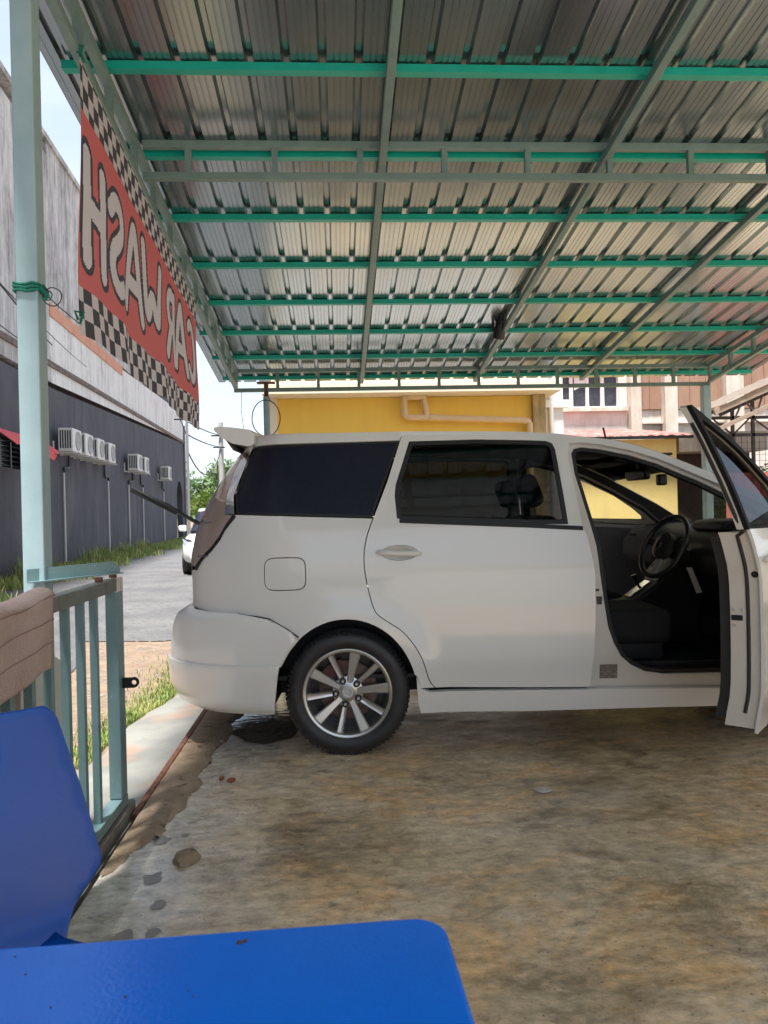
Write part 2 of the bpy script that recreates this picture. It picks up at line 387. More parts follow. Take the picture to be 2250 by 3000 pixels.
# loose stone on the floor and tiny wet blobs
def blob(name, loc, sx, sy, sz, mat, label, cat, seed=0):
    bm = bmesh.new(); bmesh.ops.create_icosphere(bm, subdivisions=3, radius=1)
    for v in bm.verts:
        k_ = 1+.28*mnoise.noise(v.co*1.8+Vector((seed, 0, 0))); v.co = Vector((v.co.x*sx*k_, v.co.y*sy*k_, max(-.2, v.co.z)*sz*k_))
    me = bpy.data.meshes.new(name); bm.to_mesh(me); bm.free(); o = link(name, me, mat, None, True); o.location = loc
    return tag(o, label, cat)
blob('clay_lump', (-.575, 2.73, .004), .05, .06, .022, CRUST, 'small brown lump of clay on the grey floor', 'clay lump', 3)
RED = pm('red_leaf', (.28, .07, .03), rough=.6)
blob('fallen_petal', (-.525, 3.52, .004), .018, .03, .006, RED, 'larger of two rust red petals lying on the floor', 'petal', 5)
blob('fallen_petal', (-.575, 3.55, .004), .012, .03, .005, RED, 'smaller of two rust red petals lying on the floor', 'petal', 6)
MUD = pm('wet_stain', (.17, .15, .125), (.24, .215, .18), scale=25, rough=.35, world_co=True)
for k_, (mx_, my_, ms_, lab_) in enumerate(((-.70, 2.90, .030, 'long dark wet mark on the floor beside the end of the mortar crust'), (-.62, 2.94, .016, 'tiny dark wet mark near the end of the mortar crust'), (-.66, 2.60, .034, 'pale grey damp mark on the floor next to the clay lump'), (-.60, 2.42, .024, 'small dark wet footmark between the clay lump and the table'), (-.66, 2.24, .032, 'larger dark wet footmark beside the blue chair'), (-.58, 2.26, .022, 'smaller dark wet footmark next to the larger one by the chair'), (-.64, 2.02, .05, 'broad muddy patch on the floor between the blue chair and the table'))):
    ring = []
    for t in range(22):
        an_ = t/22*2*math.pi; rr_ = ms_*(1+.45*mnoise.noise((math.cos(an_)*1.6+k_*3, math.sin(an_)*1.6, 2))); ring.append((mx_+rr_*math.cos(an_), my_+1.25*rr_*math.sin(an_), .0015))
    mb = MB(); mb.add(ring, [tuple(range(22))]); tag(mb.build('wet_mark', MUD, fixn=False), lab_, 'wet mark', 'wet marks by the railing')
pud = [(-.64, 4.25), (-.66, 4.6), (-.58, 5.0), (-.50, 5.5), (-.05, 5.6), (.0, 5.0), (-.16, 4.5), (-.28, 4.2), (-.40, 4.02), (-.52, 4.08)]
pud = chaikin(pud, 2); pud = [(x+.05*mnoise.noise((x*9, y*9, 0)), y+.06*mnoise.noise((x*9, y*9, 4))) for x, y in dens(pud, .03)]
vo, T = tri_region(pud, (), .08); mb = MB(); mb.add([(x, y, .003) for x, y in vo], T)
WATER = pm('shallow_water', (.10, .085, .065), (.16, .14, .11), scale=6, rough=.05, bump=.07, bscale=16, world_co=True, stretch=(1, 1.8, 1))
tag(mb.build('puddle', WATER, fixn=False), 'shallow rippled puddle of wash water behind the rear tyre', 'puddle')
PALE = pm('pale_scrap', (.55, .5, .45), rough=.7)
blob('paper_scrap', (.86, 3.22, .004), .04, .035, .006, PALE, 'pale crumpled paper scrap on the brown stained floor', 'scrap', 8)

# ------------------------------------------------------------------ canopy
def Zp(y): return 3.92-.126*y          # underside of purlins
def Zl(y): return 3.70-.127*y          # underside of truss lower chord
canopy = empty('canopy', (0, 0, 0), 0, 'green steel canopy with a ribbed zinc sheet roof over the wash bay', 'canopy')
Y0, Y1, XL, XR = -.7, 9.05, -1.38, 5.10
SH0 = .043                                   # sheet pan above purlin underside
for si in range(9):
    x0 = XL+si*.72; prof = []
    for k in range(4):
        a = x0+k*.18
        prof += [(a, 0), (a+.002, .003), (a+.007, .003), (a+.009, 0), (a+.032, 0), (a+.034, .003), (a+.039, .003), (a+.041, 0), (a+.072, 0), (a+.084, .030), (a+.108, .030), (a+.120, 0), (a+.150, 0), (a+.152, .003), (a+.157, .003), (a+.159, 0)]
    prof.append((x0+.7205, 0))
    ys = [Y0+(Y1-Y0)*j/14 for j in range(15)]; lift = .0012*(si % 2)
    P = [[(x, y, Zp(y)+SH0+h+lift+.0018*mnoise.noise((x*.8, y*1.5, 0))) for x, h in prof] for y in ys]
    mb = MB(); mb.grid(P); mb.build('roof_sheet', SHEET, canopy, fixn=False)
def purlin(y):
    mb = MB(); z = Zp(y); x0, x1 = -1.30, 5.05; w, h, t = .05, .040, .004
    mb.box(x0, x1, y-w/2, y-w/2+t, z, z+h); mb.box(x0, x1, y-w/2+t, y+w/2, z, z+t); mb.box(x0, x1, y-w/2+t, y+w/2, z+h-t, z+h)
    mb.box(x0, x1, y+w/2-t, y+w/2, z+t, z+.016)
    return mb.build('purlin', TEAL, canopy)
py = 3.78-.72*6
while py < 9.0: purlin(py); py += .7205
def rafter(x, w=.045):
    mb = MB(); mb.bar((x, -.6, Zp(-.6)-.027), (x, 8.86, Zp(8.86)-.027), w, .05); mb.build('rafter', STEEL, canopy, bevel=.003)
for x in (.315, 1.665, 2.955): rafter(x)
def truss_y(x, y0, y1, name):          # along depth, follows the slope
    t = empty(name, (0, 0, 0)); t.parent = canopy
    mb = MB(); mb.bar((x, y0, Zl(y0)+.022), (x, y1, Zl(y1)+.022), .042, .044); mb.build('chord', STEEL, t, bevel=.003)
    mb = MB(); mb.bar((x, y0, Zp(y0)-.026), (x, y1, Zp(y1)-.026), .045, .05); mb.build('chord', STEEL, t, bevel=.003)
    y = y1-.03
    while y > y0:
        mb = MB(); mb.box(x-.018, x+.018, y-.018, y+.018, Zl(y)+.040, Zp(y)-.049); mb.build('web', STEEL, t); y -= .455
truss_y(-1.10, -.6, 8.43, 'side_truss'); truss_y(4.32, -.6, 8.43, 'side_truss')
def truss_x(y, zb, zt, x0, x1, xs):
    t = empty('cross_truss', (0, 0, 0)); t.parent = canopy
    for z in (zb+.021, zt-.021):
        mb = MB(); mb.bar((x0, y, z), (x1, y, z), .042, .042); mb.build('chord', STEEL, t, bevel=.003)
    for x in xs:
        mb = MB(); mb.box(x-.017, x+.017, y-.017, y+.017, zb+.042, zt-.042); mb.build('web', STEEL, t)
truss_x(4.42, 3.185, 3.412, -1.078, 4.298, [-.82+.5*i for i in range(11)])
truss_x(8.455, 2.605, 2.862, -1.125, 4.34, [-1.10]+[-.641+.455*i for i in range(11)])
truss_x(-.55, 3.74, 3.95, -1.078, 4.298, [-.82+.5*i for i in range(11)])
def post(name, x0, x1, y0, y1, z1, mat):
    mb = MB(); mb.box(x0, x1, y0, y1, -.02, z1); o = mb.build(name, mat, canopy, bevel=.006, seg=3)
    mb = MB(); mb.box(x0-.05, x1+.05, y0-.05, y1+.05, -.05, -.012); mb.build('base_plate', RUST, o)
    return o
p1 = post('post', -1.19, -1.11, 2.90, 2.985, 3.50, POSTM)
post('post', 4.235, 4.325, 8.40, 8.49, 2.60, POSTM)
post('post', -1.19, -1.11, -.6, -.52, 3.75, POSTM); post('post', 4.27, 4.36, -.6, -.52, 3.75, POSTM)
mb = MB(); mb.tube([(-.77, 8.455, -.02), (-.77, 8.455, 2.55)], .036, 16); o = mb.build('post', POSTM, canopy, smooth=True)
mb = MB(); mb.tube([(-.77, 8.455, 2.55), (-.77, 8.455, 2.70)], .026, 12); mb.box(-.87, -.67, 8.40, 8.51, 2.70, 2.712); mb.build('post_cap', RUST, o)
for yb in (3.78, 4.50, 5.22, 5.94, 6.66, 7.38, 8.10):       # screws along the purlins
    pass
# green rope ties and wire loop
mb = MB()
for k in range(3):
    pts = [(-1.195, 2.895), (-1.105, 2.895), (-1.105, 2.99), (-1.195, 2.99)]
    z = 2.098+.012*k
    mb.tube([(x, y, z+.004*math.sin(i*2+k)) for i, (x, y) in enumerate(dens(pts, .03))], .006, 6, closed=True)
mb.tube([(-1.10, 2.90, 2.11), (-1.085, 2.90, 2.09), (-1.075, 2.905, 2.075), (-1.09, 2.90, 2.06)], .008, 6)
tag(mb.build('rope_tie', ROPE, smooth=True), 'green rope wound around the steel post', 'rope')
mb = MB()
for r_, cx, cz in ((.034, -1.055, 2.072), (.018, -1.075, 2.078)):
    mb.tube([(cx+r_*math.cos(t*.35), 2.90+.004*math.sin(t), cz+r_*math.sin(t*.35)) for t in range(18)], .0022, 5, closed=True)
tag(mb.build('wire_ring', WIRE, smooth=True), 'small coil of black wire hanging off the rope on the post', 'wire')
mb = MB(); mb.tube([(-.77+.155*math.cos(t/36*6.283), 8.36+.01*math.sin(t*.5), 2.30+.20*math.sin(t/36*6.283)) for t in range(36)], .0055, 6, closed=True)
mb.tube([(-.72, 8.36, 2.49), (-.76, 8.40, 2.58), (-.76, 8.42, 2.63)], .004, 5)
tag(mb.build('cable_loop', WIRE, smooth=True), 'big round loop of grey cable hung on the round post', 'cable')
mb = MB(); mb.tube([(-1.03, 8.35, 2.60), (-1.04, 8.35, 2.4), (-1.02, 8.35, 2.2), (-1.05, 8.35, 2.0), (-1.03, 8.35, 1.7), (-1.04, 8.35, 1.2), (-1.0, 8.35, .4), (-1.0, 8.35, 0)], .003, 5)
tag(mb.build('loose_wire', WIRE, smooth=True), 'thin loose wire dangling from the corner of the canopy', 'wire')
# black spotlight clamped to a rafter
spot = empty('spotlight', (1.62, 7.25, 2.99), R(12), 'black spotlight with bracket and cable clamped under a rafter', 'spotlight')
mb = MB(); mb.lathe([(0, -.09), (.036, -.09), (.05, -.06), (.055, 0), (.062, .075), (.056, .08), (.05, .07), (0, .068)], 'y', 20); o = mb.build('lamp_body', BLACK, spot, smooth=True); o.rotation_euler = (R(-62), 0, 0); o.location = (0, 0, -.01)
mb = MB(); mb.box(-.045, .045, -.03, .03, .06, .13); mb.build('driver_box', BLACK, spot, bevel=.008).location = (.01, -.03, -.01)
mb = MB()
mb.bar((-.068, 0, -.02), (-.068, 0, .12), .025, .008); mb.bar((.068, 0, -.02), (.068, 0, .12), .025, .008); mb.bar((-.072, 0, .122), (.072, 0, .122), .025, .008); mb.box(-.02, .02, -.02, .02, .12, .155); mb.build('bracket', BLACK, spot)
mb = MB(); mb.tube([(-.05, -.03, .11), (-.10, -.05, .06), (-.11, -.04, .16), (-.06, -.02, .26)], .006, 6); mb.tube([(.03, -.03, .11), (.12, -.02, .14), (.15, 0, .20)], .006, 6); mb.build('cable', BLACK, spot, smooth=True)

# ------------------------------------------------------------------ banner
def banner_mat():
    mt = bpy.data.materials.new('banner_print'); mt.use_nodes = True; nt = mt.node_tree; N = nt.nodes; L = nt.links
    b = N['Principled BSDF']; b.inputs['Roughness'].default_value = .65
    uv = N.new('ShaderNodeUVMap'); sp = N.new('ShaderNodeSeparateXYZ'); L.new(uv.outputs['UV'], sp.inputs['Vector'])
    ck = N.new('ShaderNodeTexChecker'); ck.inputs['Scale'].default_value = 1; mp_ = N.new('ShaderNodeMapping'); mp_.inputs['Scale'].default_value = (38, 16.2, 1)
    mp_.inputs['Location'].default_value = (.01, .01, .5)
    L.new(uv.outputs['UV'], mp_.inputs['Vector']); L.new(mp_.outputs['Vector'], ck.inputs['Vector'])
    ck.inputs['Color1'].default_value = (.92, .84, .80, 1); ck.inputs['Color2'].default_value = (.12, .115, .125, 1)
    yl = N.new('ShaderNodeMath'); yl.operation = 'MULTIPLY_ADD'; L.new(sp.outputs['X'], yl.inputs[0]); yl.inputs[1].default_value = .03; L.new(sp.outputs['Y'], yl.inputs[2])
    m1 = N.new('ShaderNodeMath'); m1.operation = 'GREATER_THAN'; m1.inputs[1].default_value = .205; L.new(yl.outputs[0], m1.inputs[0])
    m2 = N.new('ShaderNodeMath'); m2.operation = 'LESS_THAN'; m2.inputs[1].default_value = .853; L.new(yl.outputs[0], m2.inputs[0])
    m3 = N.new('ShaderNodeMath'); m3.operation = 'MULTIPLY'; L.new(m1.outputs[0], m3.inputs[0]); L.new(m2.outputs[0], m3.inputs[1])
    mx = N.new('ShaderNodeMix'); mx.data_type = 'RGBA'; L.new(m3.outputs[0], mx.inputs['Factor']); L.new(ck.outputs['Color'], mx.inputs['A']); mx.inputs['B'].default_value = (.94, .25, .23, 1)
    L.new(mx.outputs['Result'], b.inputs['Base Color'])
    tl = N.new('ShaderNodeBsdfTranslucent'); L.new(mx.outputs['Result'], tl.inputs['Color']); ms = N.new('ShaderNodeMixShader'); ms.inputs['Fac'].default_value = .66
    L.new(b.outputs['BSDF'], ms.inputs[1]); L.new(tl.outputs['BSDF'], ms.inputs[2]); L.new(ms.outputs['Shader'], N['Material Output'].inputs['Surface'])
    return mt
def print_mat(name, c):
    mt = bpy.data.materials.new(name); mt.use_nodes = True; nt = mt.node_tree; N = nt.nodes; L = nt.links
    b = N['Principled BSDF']; b.inputs['Roughness'].default_value = .65; b.inputs['Base Color'].default_value = (*c, 1)
    tl = N.new('ShaderNodeBsdfTranslucent'); tl.inputs['Color'].default_value = (*c, 1); ms = N.new('ShaderNodeMixShader'); ms.inputs['Fac'].default_value = .66
    L.new(b.outputs['BSDF'], ms.inputs[1]); L.new(tl.outputs['BSDF'], ms.inputs[2]); L.new(ms.outputs['Shader'], N['Material Output'].inputs['Surface']); return mt
BY0, BY1 = 3.33, 6.02
def banner_pt(s, t, off=0.):
    """s 0 at the far end .. 1 at the near end, t 0 bottom .. 1 top"""
    y = BY1-(BY1-BY0)*s; top = Zl(y)-.012; bot = 2.035-.047*(y-3.3); lowe = (1-t)
    x = -1.085+.018*math.sin(s*17)*lowe+.012*math.sin(s*41+1)*lowe**2+.03*lowe*(s-.5)+.012*math.sin(t*6+s*3)*lowe
    if s > .985: x += .9*(s-.985)
    y2 = y-.05*lowe*s+.03*lowe*(1-s)
    return (x+off, y2, bot+(top-bot)*t-.006*abs(math.sin(s*25))*t)
ban = empty('banner', (0, 0, 0), 0, 'red vinyl banner with chequered borders hung from the truss, lettering seen reversed', 'banner')
ns, nt_ = 380, 176; mb = MB(); mb.grid([[banner_pt(i/ns, j/nt_) for i in range(ns+1)] for j in range(nt_+1)])
LET = {  # strokes in a unit cell (x right as read from outside, y up)
 'C': [[(.82, .88), (.62, 1.0), (.32, .93), (.14, .62), (.16, .3), (.36, .06), (.62, .02), (.84, .16)]],
 'A': [[(.06, 0), (.46, 1.0), (.62, .98), (.92, 0)], [(.26, .33), (.74, .33)]],
 'R': [[(.16, 0), (.2, .98)], [(.2, .96), (.62, .98), (.82, .76), (.62, .52), (.24, .48)], [(.46, .48), (.88, 0)]],
 'W': [[(.04, 1.0), (.26, .02), (.5, .62), (.72, .02), (.98, 1.0)]],
 'S': [[(.84, .82), (.6, 1.0), (.3, .94), (.22, .72), (.46, .55), (.74, .4), (.76, .16), (.5, 0), (.16, .12)]],
 'H': [[(.14, .0), (.2, 1.0)], [(.84, 0), (.88, 1.0)], [(.2, .5), (.86, .54)]]}
LETD = print_mat('letter_outline', (.12, .115, .125)); LETW = print_mat('letter_fill', (.95, .88, .84))
lay = [('C', .030, .115), ('A', .155, .115), ('R', .270, .12), ('W', .450, .15), ('A', .595, .14), ('S', .735, .125), ('H', .862, .112)]
random.seed(3)
BL, BH = BY1-BY0, 1.13                        # metres along and up the sheet
sc_ = (np.arange(ns)+.5)/ns; tc_ = (np.arange(nt_)+.5)/nt_; SS, TT = np.meshgrid(sc_, tc_)
dmin = np.full(SS.shape, 9.)
for chx, s0, w in lay:
    hgt = .415-.04*s0; b0 = .34-.035*s0+random.uniform(-.01, .012)
    for stx in LET[chx]:
        q = chaikin(stx, 2, False)
        for (x0, y0), (x1, y1) in zip(q[:-1], q[1:]):
            ax, ay, bx, by = (s0+x0*w)*BL, (b0+y0*hgt)*BH, (s0+x1*w)*BL, (b0+y1*hgt)*BH
            px, py = SS*BL-ax, TT*BH-ay; dx, dy = bx-ax, by-ay; tt = np.clip((px*dx+py*dy)/(dx*dx+dy*dy+1e-9), 0, 1)
            dmin = np.minimum(dmin, np.hypot(px-tt*dx, py-tt*dy))
cls = np.where(dmin < .043, 2, np.where(dmin < .070, 1, 0)).ravel()
me = mb.mesh('banner_sheet'); uvl = me.uv_layers.new(name='UVMap')
vi = np.empty(len(me.loops), dtype=np.int32); me.loops.foreach_get('vertex_index', vi)
uvl.data.foreach_set('uv', np.stack([(vi % (ns+1))/ns, (vi//(ns+1))/nt_], 1).astype(np.float32).ravel())
link('banner_sheet', me, [banner_mat(), LETD, LETW], ban, True)
me.polygons.foreach_set('material_index', cls.astype(np.int32))
for (s, t) in ((.995, .99), (.005, .99), (.995, .03)):
    mb = MB(); x, y, z = banner_pt(s, t); mb.tube([(x, y, z), (x+.01, y, z+.03), (x+.015, y+.01, z+.05), (x-.02, y, z+.055), (x-.01, y+.01, z+.02)], .006, 6); mb.build('tie', ROPE, ban, smooth=True)
x, y, z = banner_pt(.995, .99); mb = MB(); mb.tube([(x+.02, y-.01, z-.03), (x, y, z+.03), (x-.03, y-.01, z+.07), (x-.06, y-.02, z+.08)], .006, 6)
mb.build('tie_end', ROPE, ban, smooth=True)
mb = MB(); x, y, z = banner_pt(.995, .03); mb.tube([(x, y, z), (x-.03, y-.14, z+.03), (-1.105, 2.98, 2.10)], .0025, 5); mb.build('guy_wire', WIRE, ban, smooth=True)
# ------------------------------------------------------------------ minivan
PAINT = pm('white_paint', (.77, .76, .73), rough=.30, coat=1.0, spec=.5)
PAINT_IN = pm('white_shut_paint', (.70, .66, .60), (.64, .60, .54), scale=5, rough=.38)
GLASSD = pm('dark_tint', (.008, .010, .022), (.012, .014, .03), scale=40, rough=.30, spec=.22)
GLASSM = glass('mid_tint', (.9, .92, .95), .13, gl=.38)
GLASSC = glass('clear_screen', (.92, .97, .94), .80)
INTER = pm('interior_dark', (.026, .026, .029), rough=.5)
INTERG = pm('interior_grey', (.17, .175, .20), (.20, .205, .23), scale=30, rough=.75, bump=.1, bscale=200)
HEADL = pm('headliner', (.06, .058, .058), rough=.9)
SEATM = pm('seat_fabric', (.02, .02, .022), (.03, .03, .032), scale=60, rough=.9)
CHROME = pm('chrome', (.86, .87, .90), rough=.10, metal=1)
ALLOY = pm('alloy', (.56, .55, .53), (.60, .59, .57), scale=15, rough=.30, metal=.85)
TYREM = pm('tyre_rubber', (.018, .018, .02), (.032, .032, .034), scale=5, rough=.5, rvar=.15, bump=.05, bscale=60)
LENS = pm('tail_lens', (.58, .40, .30), (.74, .60, .50), scale=4, rough=.09, coat=1, metal=.55, stretch=(1, 1, .4), detail=2)
DISC = pm('brake_disc', (.20, .15, .13), (.11, .06, .04), scale=20, rough=.5, metal=.7)
CALI = pm('caliper', (.10, .022, .018), rough=.5)
MATT = pm('matt_black', (.012, .012, .013), rough=.75, spec=.15)
SILVER = pm('silver_trim', (.55, .55, .56), rough=.35, metal=.3)

def smooth_tab(zs, vs, sig):
    g = np.arange(0, 2.0, .005); y = np.interp(g, zs, vs); k = np.exp(-.5*(np.arange(-60, 61)*.005/sig)**2); k /= k.sum()
    yp = np.pad(y, 60, mode='edge'); return g, np.convolve(yp, k, 'valid')
IG, IV = smooth_tab([.15, .24, .34, .40, .46, .60, .80, .97, 1.03, 1.12, 1.30, 1.50, 1.70], [.05, .034, .022, .014, .002, .0, .0, .003, .013, .030, .088, .168, .26], .02)
XG, XV = smooth_tab([.15, .20, .26, .34, .50, .64, .70, .74, .85, 1.0, 1.15, 1.3, 1.45, 1.6, 1.7], [-.78, -.80, -.92, -.965, -.955, -.945, -.93, -.880, -.865, -.868, -.84, -.785, -.70, -.60, -.53], .018)
XG, XV = smooth_tab([.15, .20, .25, .34, .50, .62, .69, .715, .735, .745, .85, 1.0, 1.15, 1.3, 1.45, 1.6, 1.7], [-.78, -.82, -.91, -.955, -.957, -.948, -.935, -.915, -.875, -.868, -.865, -.868, -.84, -.785, -.70, -.60, -.53], .009)
FG, FV = smooth_tab([.15, .25, .4, .6, .75, .9, 1.0, 1.1], [3.40, 3.47, 3.52, 3.53, 3.50, 3.40, 3.2, 2.9], .03)
XR0, RYr, XF0, RYf, HW = -.30, .42, 2.75, .45, .90
WB = 2.73
def S(a, z, side, ex=0., flare=True):
    ins = float(np.interp(z, IG, IV)); nx_, ny_ = 0., 1.; x = a; o = ins
    if a < XR0:
        Lr = XR0-float(np.interp(z, XG, XV)); th = (XR0-a)/Lr
        if th <= math.pi/2:
            x = XR0-Lr*math.sin(th); o += RYr*(1-math.cos(th)); nx_, ny_ = -math.sin(th), math.cos(th)
        else:
            dd = (th-math.pi/2)*Lr; x = XR0-Lr-.02*(1-(max(0, .48-dd)/.48)**2); o += RYr+dd; nx_, ny_ = -1., 0.
    elif a > XF0:
        Lf = float(np.interp(z, FG, FV))-XF0; th = (a-XF0)/Lf
        if th <= math.pi/2:
            x = XF0+Lf*math.sin(th); o += RYf*(1-math.cos(th)); nx_, ny_ = math.sin(th), math.cos(th)
        else:
            dd = (th-math.pi/2)*Lf; x = XF0+Lf+.05*(1-(max(0, .45-dd)/.45)**2); o += RYf+dd; nx_, ny_ = 1., 0.
    e = ex
    if flare:
        for wx in (0, WB):
            r_ = math.hypot(x-wx, z-.31)
            if r_ < .54: e += .020*(1-sstep(r_, .40, .53))
    return (x+nx_*e, side*(HW-(o-ny_*e)), z)
def a_at(x, z):
    """domain coordinate for a given x near the rear"""
    Lr = XR0-float(np.interp(z, XG, XV)); return XR0-Lr*math.asin(min(1, (XR0-x)/Lr)) if x < XR0 else x
def panel(name, outer, holes, side, mat, parent, ex=0., thick=.012, step=.035, shrink=0., smooth=True, origin=None, flare=True):
    if shrink: outer = poly_off(outer, shrink); holes = [poly_off(h, -shrink) for h in holes]
    vo, T = tri_region(outer, holes, step)
    vs = [S(a, z, side, ex, flare) for a, z in vo]
    if origin: vs = [(x-origin[0], y-origin[1], z-origin[2]) for x, y, z in vs]
    if side > 0: T = [(t[0], t[2], t[1]) for t in T]
    me = bpy.data.meshes.new(name); me.from_pydata(vs, [], T); me.update()
    o = link(name, me, mat, parent, smooth)
    if thick:
        md = o.modifiers.new('solid', 'SOLIDIFY'); md.thickness = thick; md.offset = -1; md.use_even_offset = False
        md2 = o.modifiers.new('split', 'EDGE_SPLIT'); md2.split_angle = R(50)
    return o
def slab(name, outer, side, mat, parent, ex0, ex1, origin, step=.06, holes=()):
    """thick body between two offsets of the side surface: outer/inner face and rim"""
    vo, T = tri_region(outer, holes, step); mb = MB()
    sh = lambda q: (q[0]-origin[0], q[1]-origin[1], q[2]-origin[2])
    mb.add([sh(S(a, z, side, ex0, False)) for a, z in vo], T); mb.add([sh(S(a, z, side, ex1, False)) for a, z in vo], [t[::-1] for t in T])
    for lp in [outer]+list(holes):
        lp = dens(lp, step); n = len(lp)
        for e0, e1 in [(ex0+(ex1-ex0)*k/3, ex0+(ex1-ex0)*(k+1)/3) for k in range(3)]:
            mb.add([sh(S(a, z, side, e0, False)) for a, z in lp]+[sh(S(a, z, side, e1, False)) for a, z in lp], [(i, (i+1) % n, (i+1) % n+n, i+n) for i in range(n)])
    return mb.build(name, mat, parent, smooth=True, fixn=False)
CAR_O = (0.0787, 4.684, 0.0); CAR_RZ = -R(3.5)
car = empty('minivan', CAR_O, CAR_RZ, 'white minivan parked side on under the canopy with its front doors open', 'minivan')

GAP = [(.306, 1.626), (.225, 1.385), (.15, 1.199), (.116, 1.11), (.099, 1.025), (.101, .939), (.115, .854), (.139, .752), (.162, .713), (.223, .672), (.284, .632), (.337, .568), (.375, .504), (.394, .449), (.403, .414), (.418, .366), (.445, .336)]
GAPl = [GAP[0], GAP[1], GAP[2]]+chaikin(GAP[2:], 2, False)[1:]
ARCH = [(.352, .40)]+[(.352*math.cos(t), .31+.385*math.sin(t)) for t in np.linspace(math.asin(.25), math.pi-math.asin(.42), 26)]
BTOP = [(-.283, .648), (-.337, .678), (-.384, .705), (-.448, .718), (-.584, .728), (-.742, .735), (-.92, .745)]
SLIDE_F = [(1.23, .316), (1.241, .39), (1.253, .5), (1.263, .682), (1.266, .9), (1.254, .976), (1.238, 1.08), (1.218, 1.13), (1.204, 1.255), (1.193, 1.406), (1.179, 1.531), (1.155, 1.612)]
OPEN = [(1.208, 1.515), (1.212, 1.405), (1.240, 1.254), (1.262, 1.143), (1.284, 1.034), (1.297, .888), (1.312, .754), (1.330, .62), (1.358, .535), (1.394, .467), (1.445, .422), (1.518, .385), (1.613, .370), (1.934, .369), (2.10, .372), (2.20, .45), (2.24, .7), (2.26, 1.0), (2.24, 1.10), (2.10, 1.215), (1.952, 1.297), (1.858, 1.351), (1.755, 1.40), (1.651, 1.452), (1.508, 1.503), (1.362, 1.538), (1.265, 1.551), (1.226, 1.543)]
RL = [(-.5, 1.668), (-.1, 1.661), (.3, 1.660), (.45, 1.658), (.8, 1.648), (1.0, 1.639), (1.146, 1.627), (1.296, 1.605), (1.446, 1.582), (1.534, 1.558), (1.662, 1.512), (1.801, 1.449), (1.946, 1.378), (2.2, 1.245), (2.46, 1.09)]
def rl(x): return float(np.interp(x, [p[0] for p in RL], [p[1] for p in RL]))

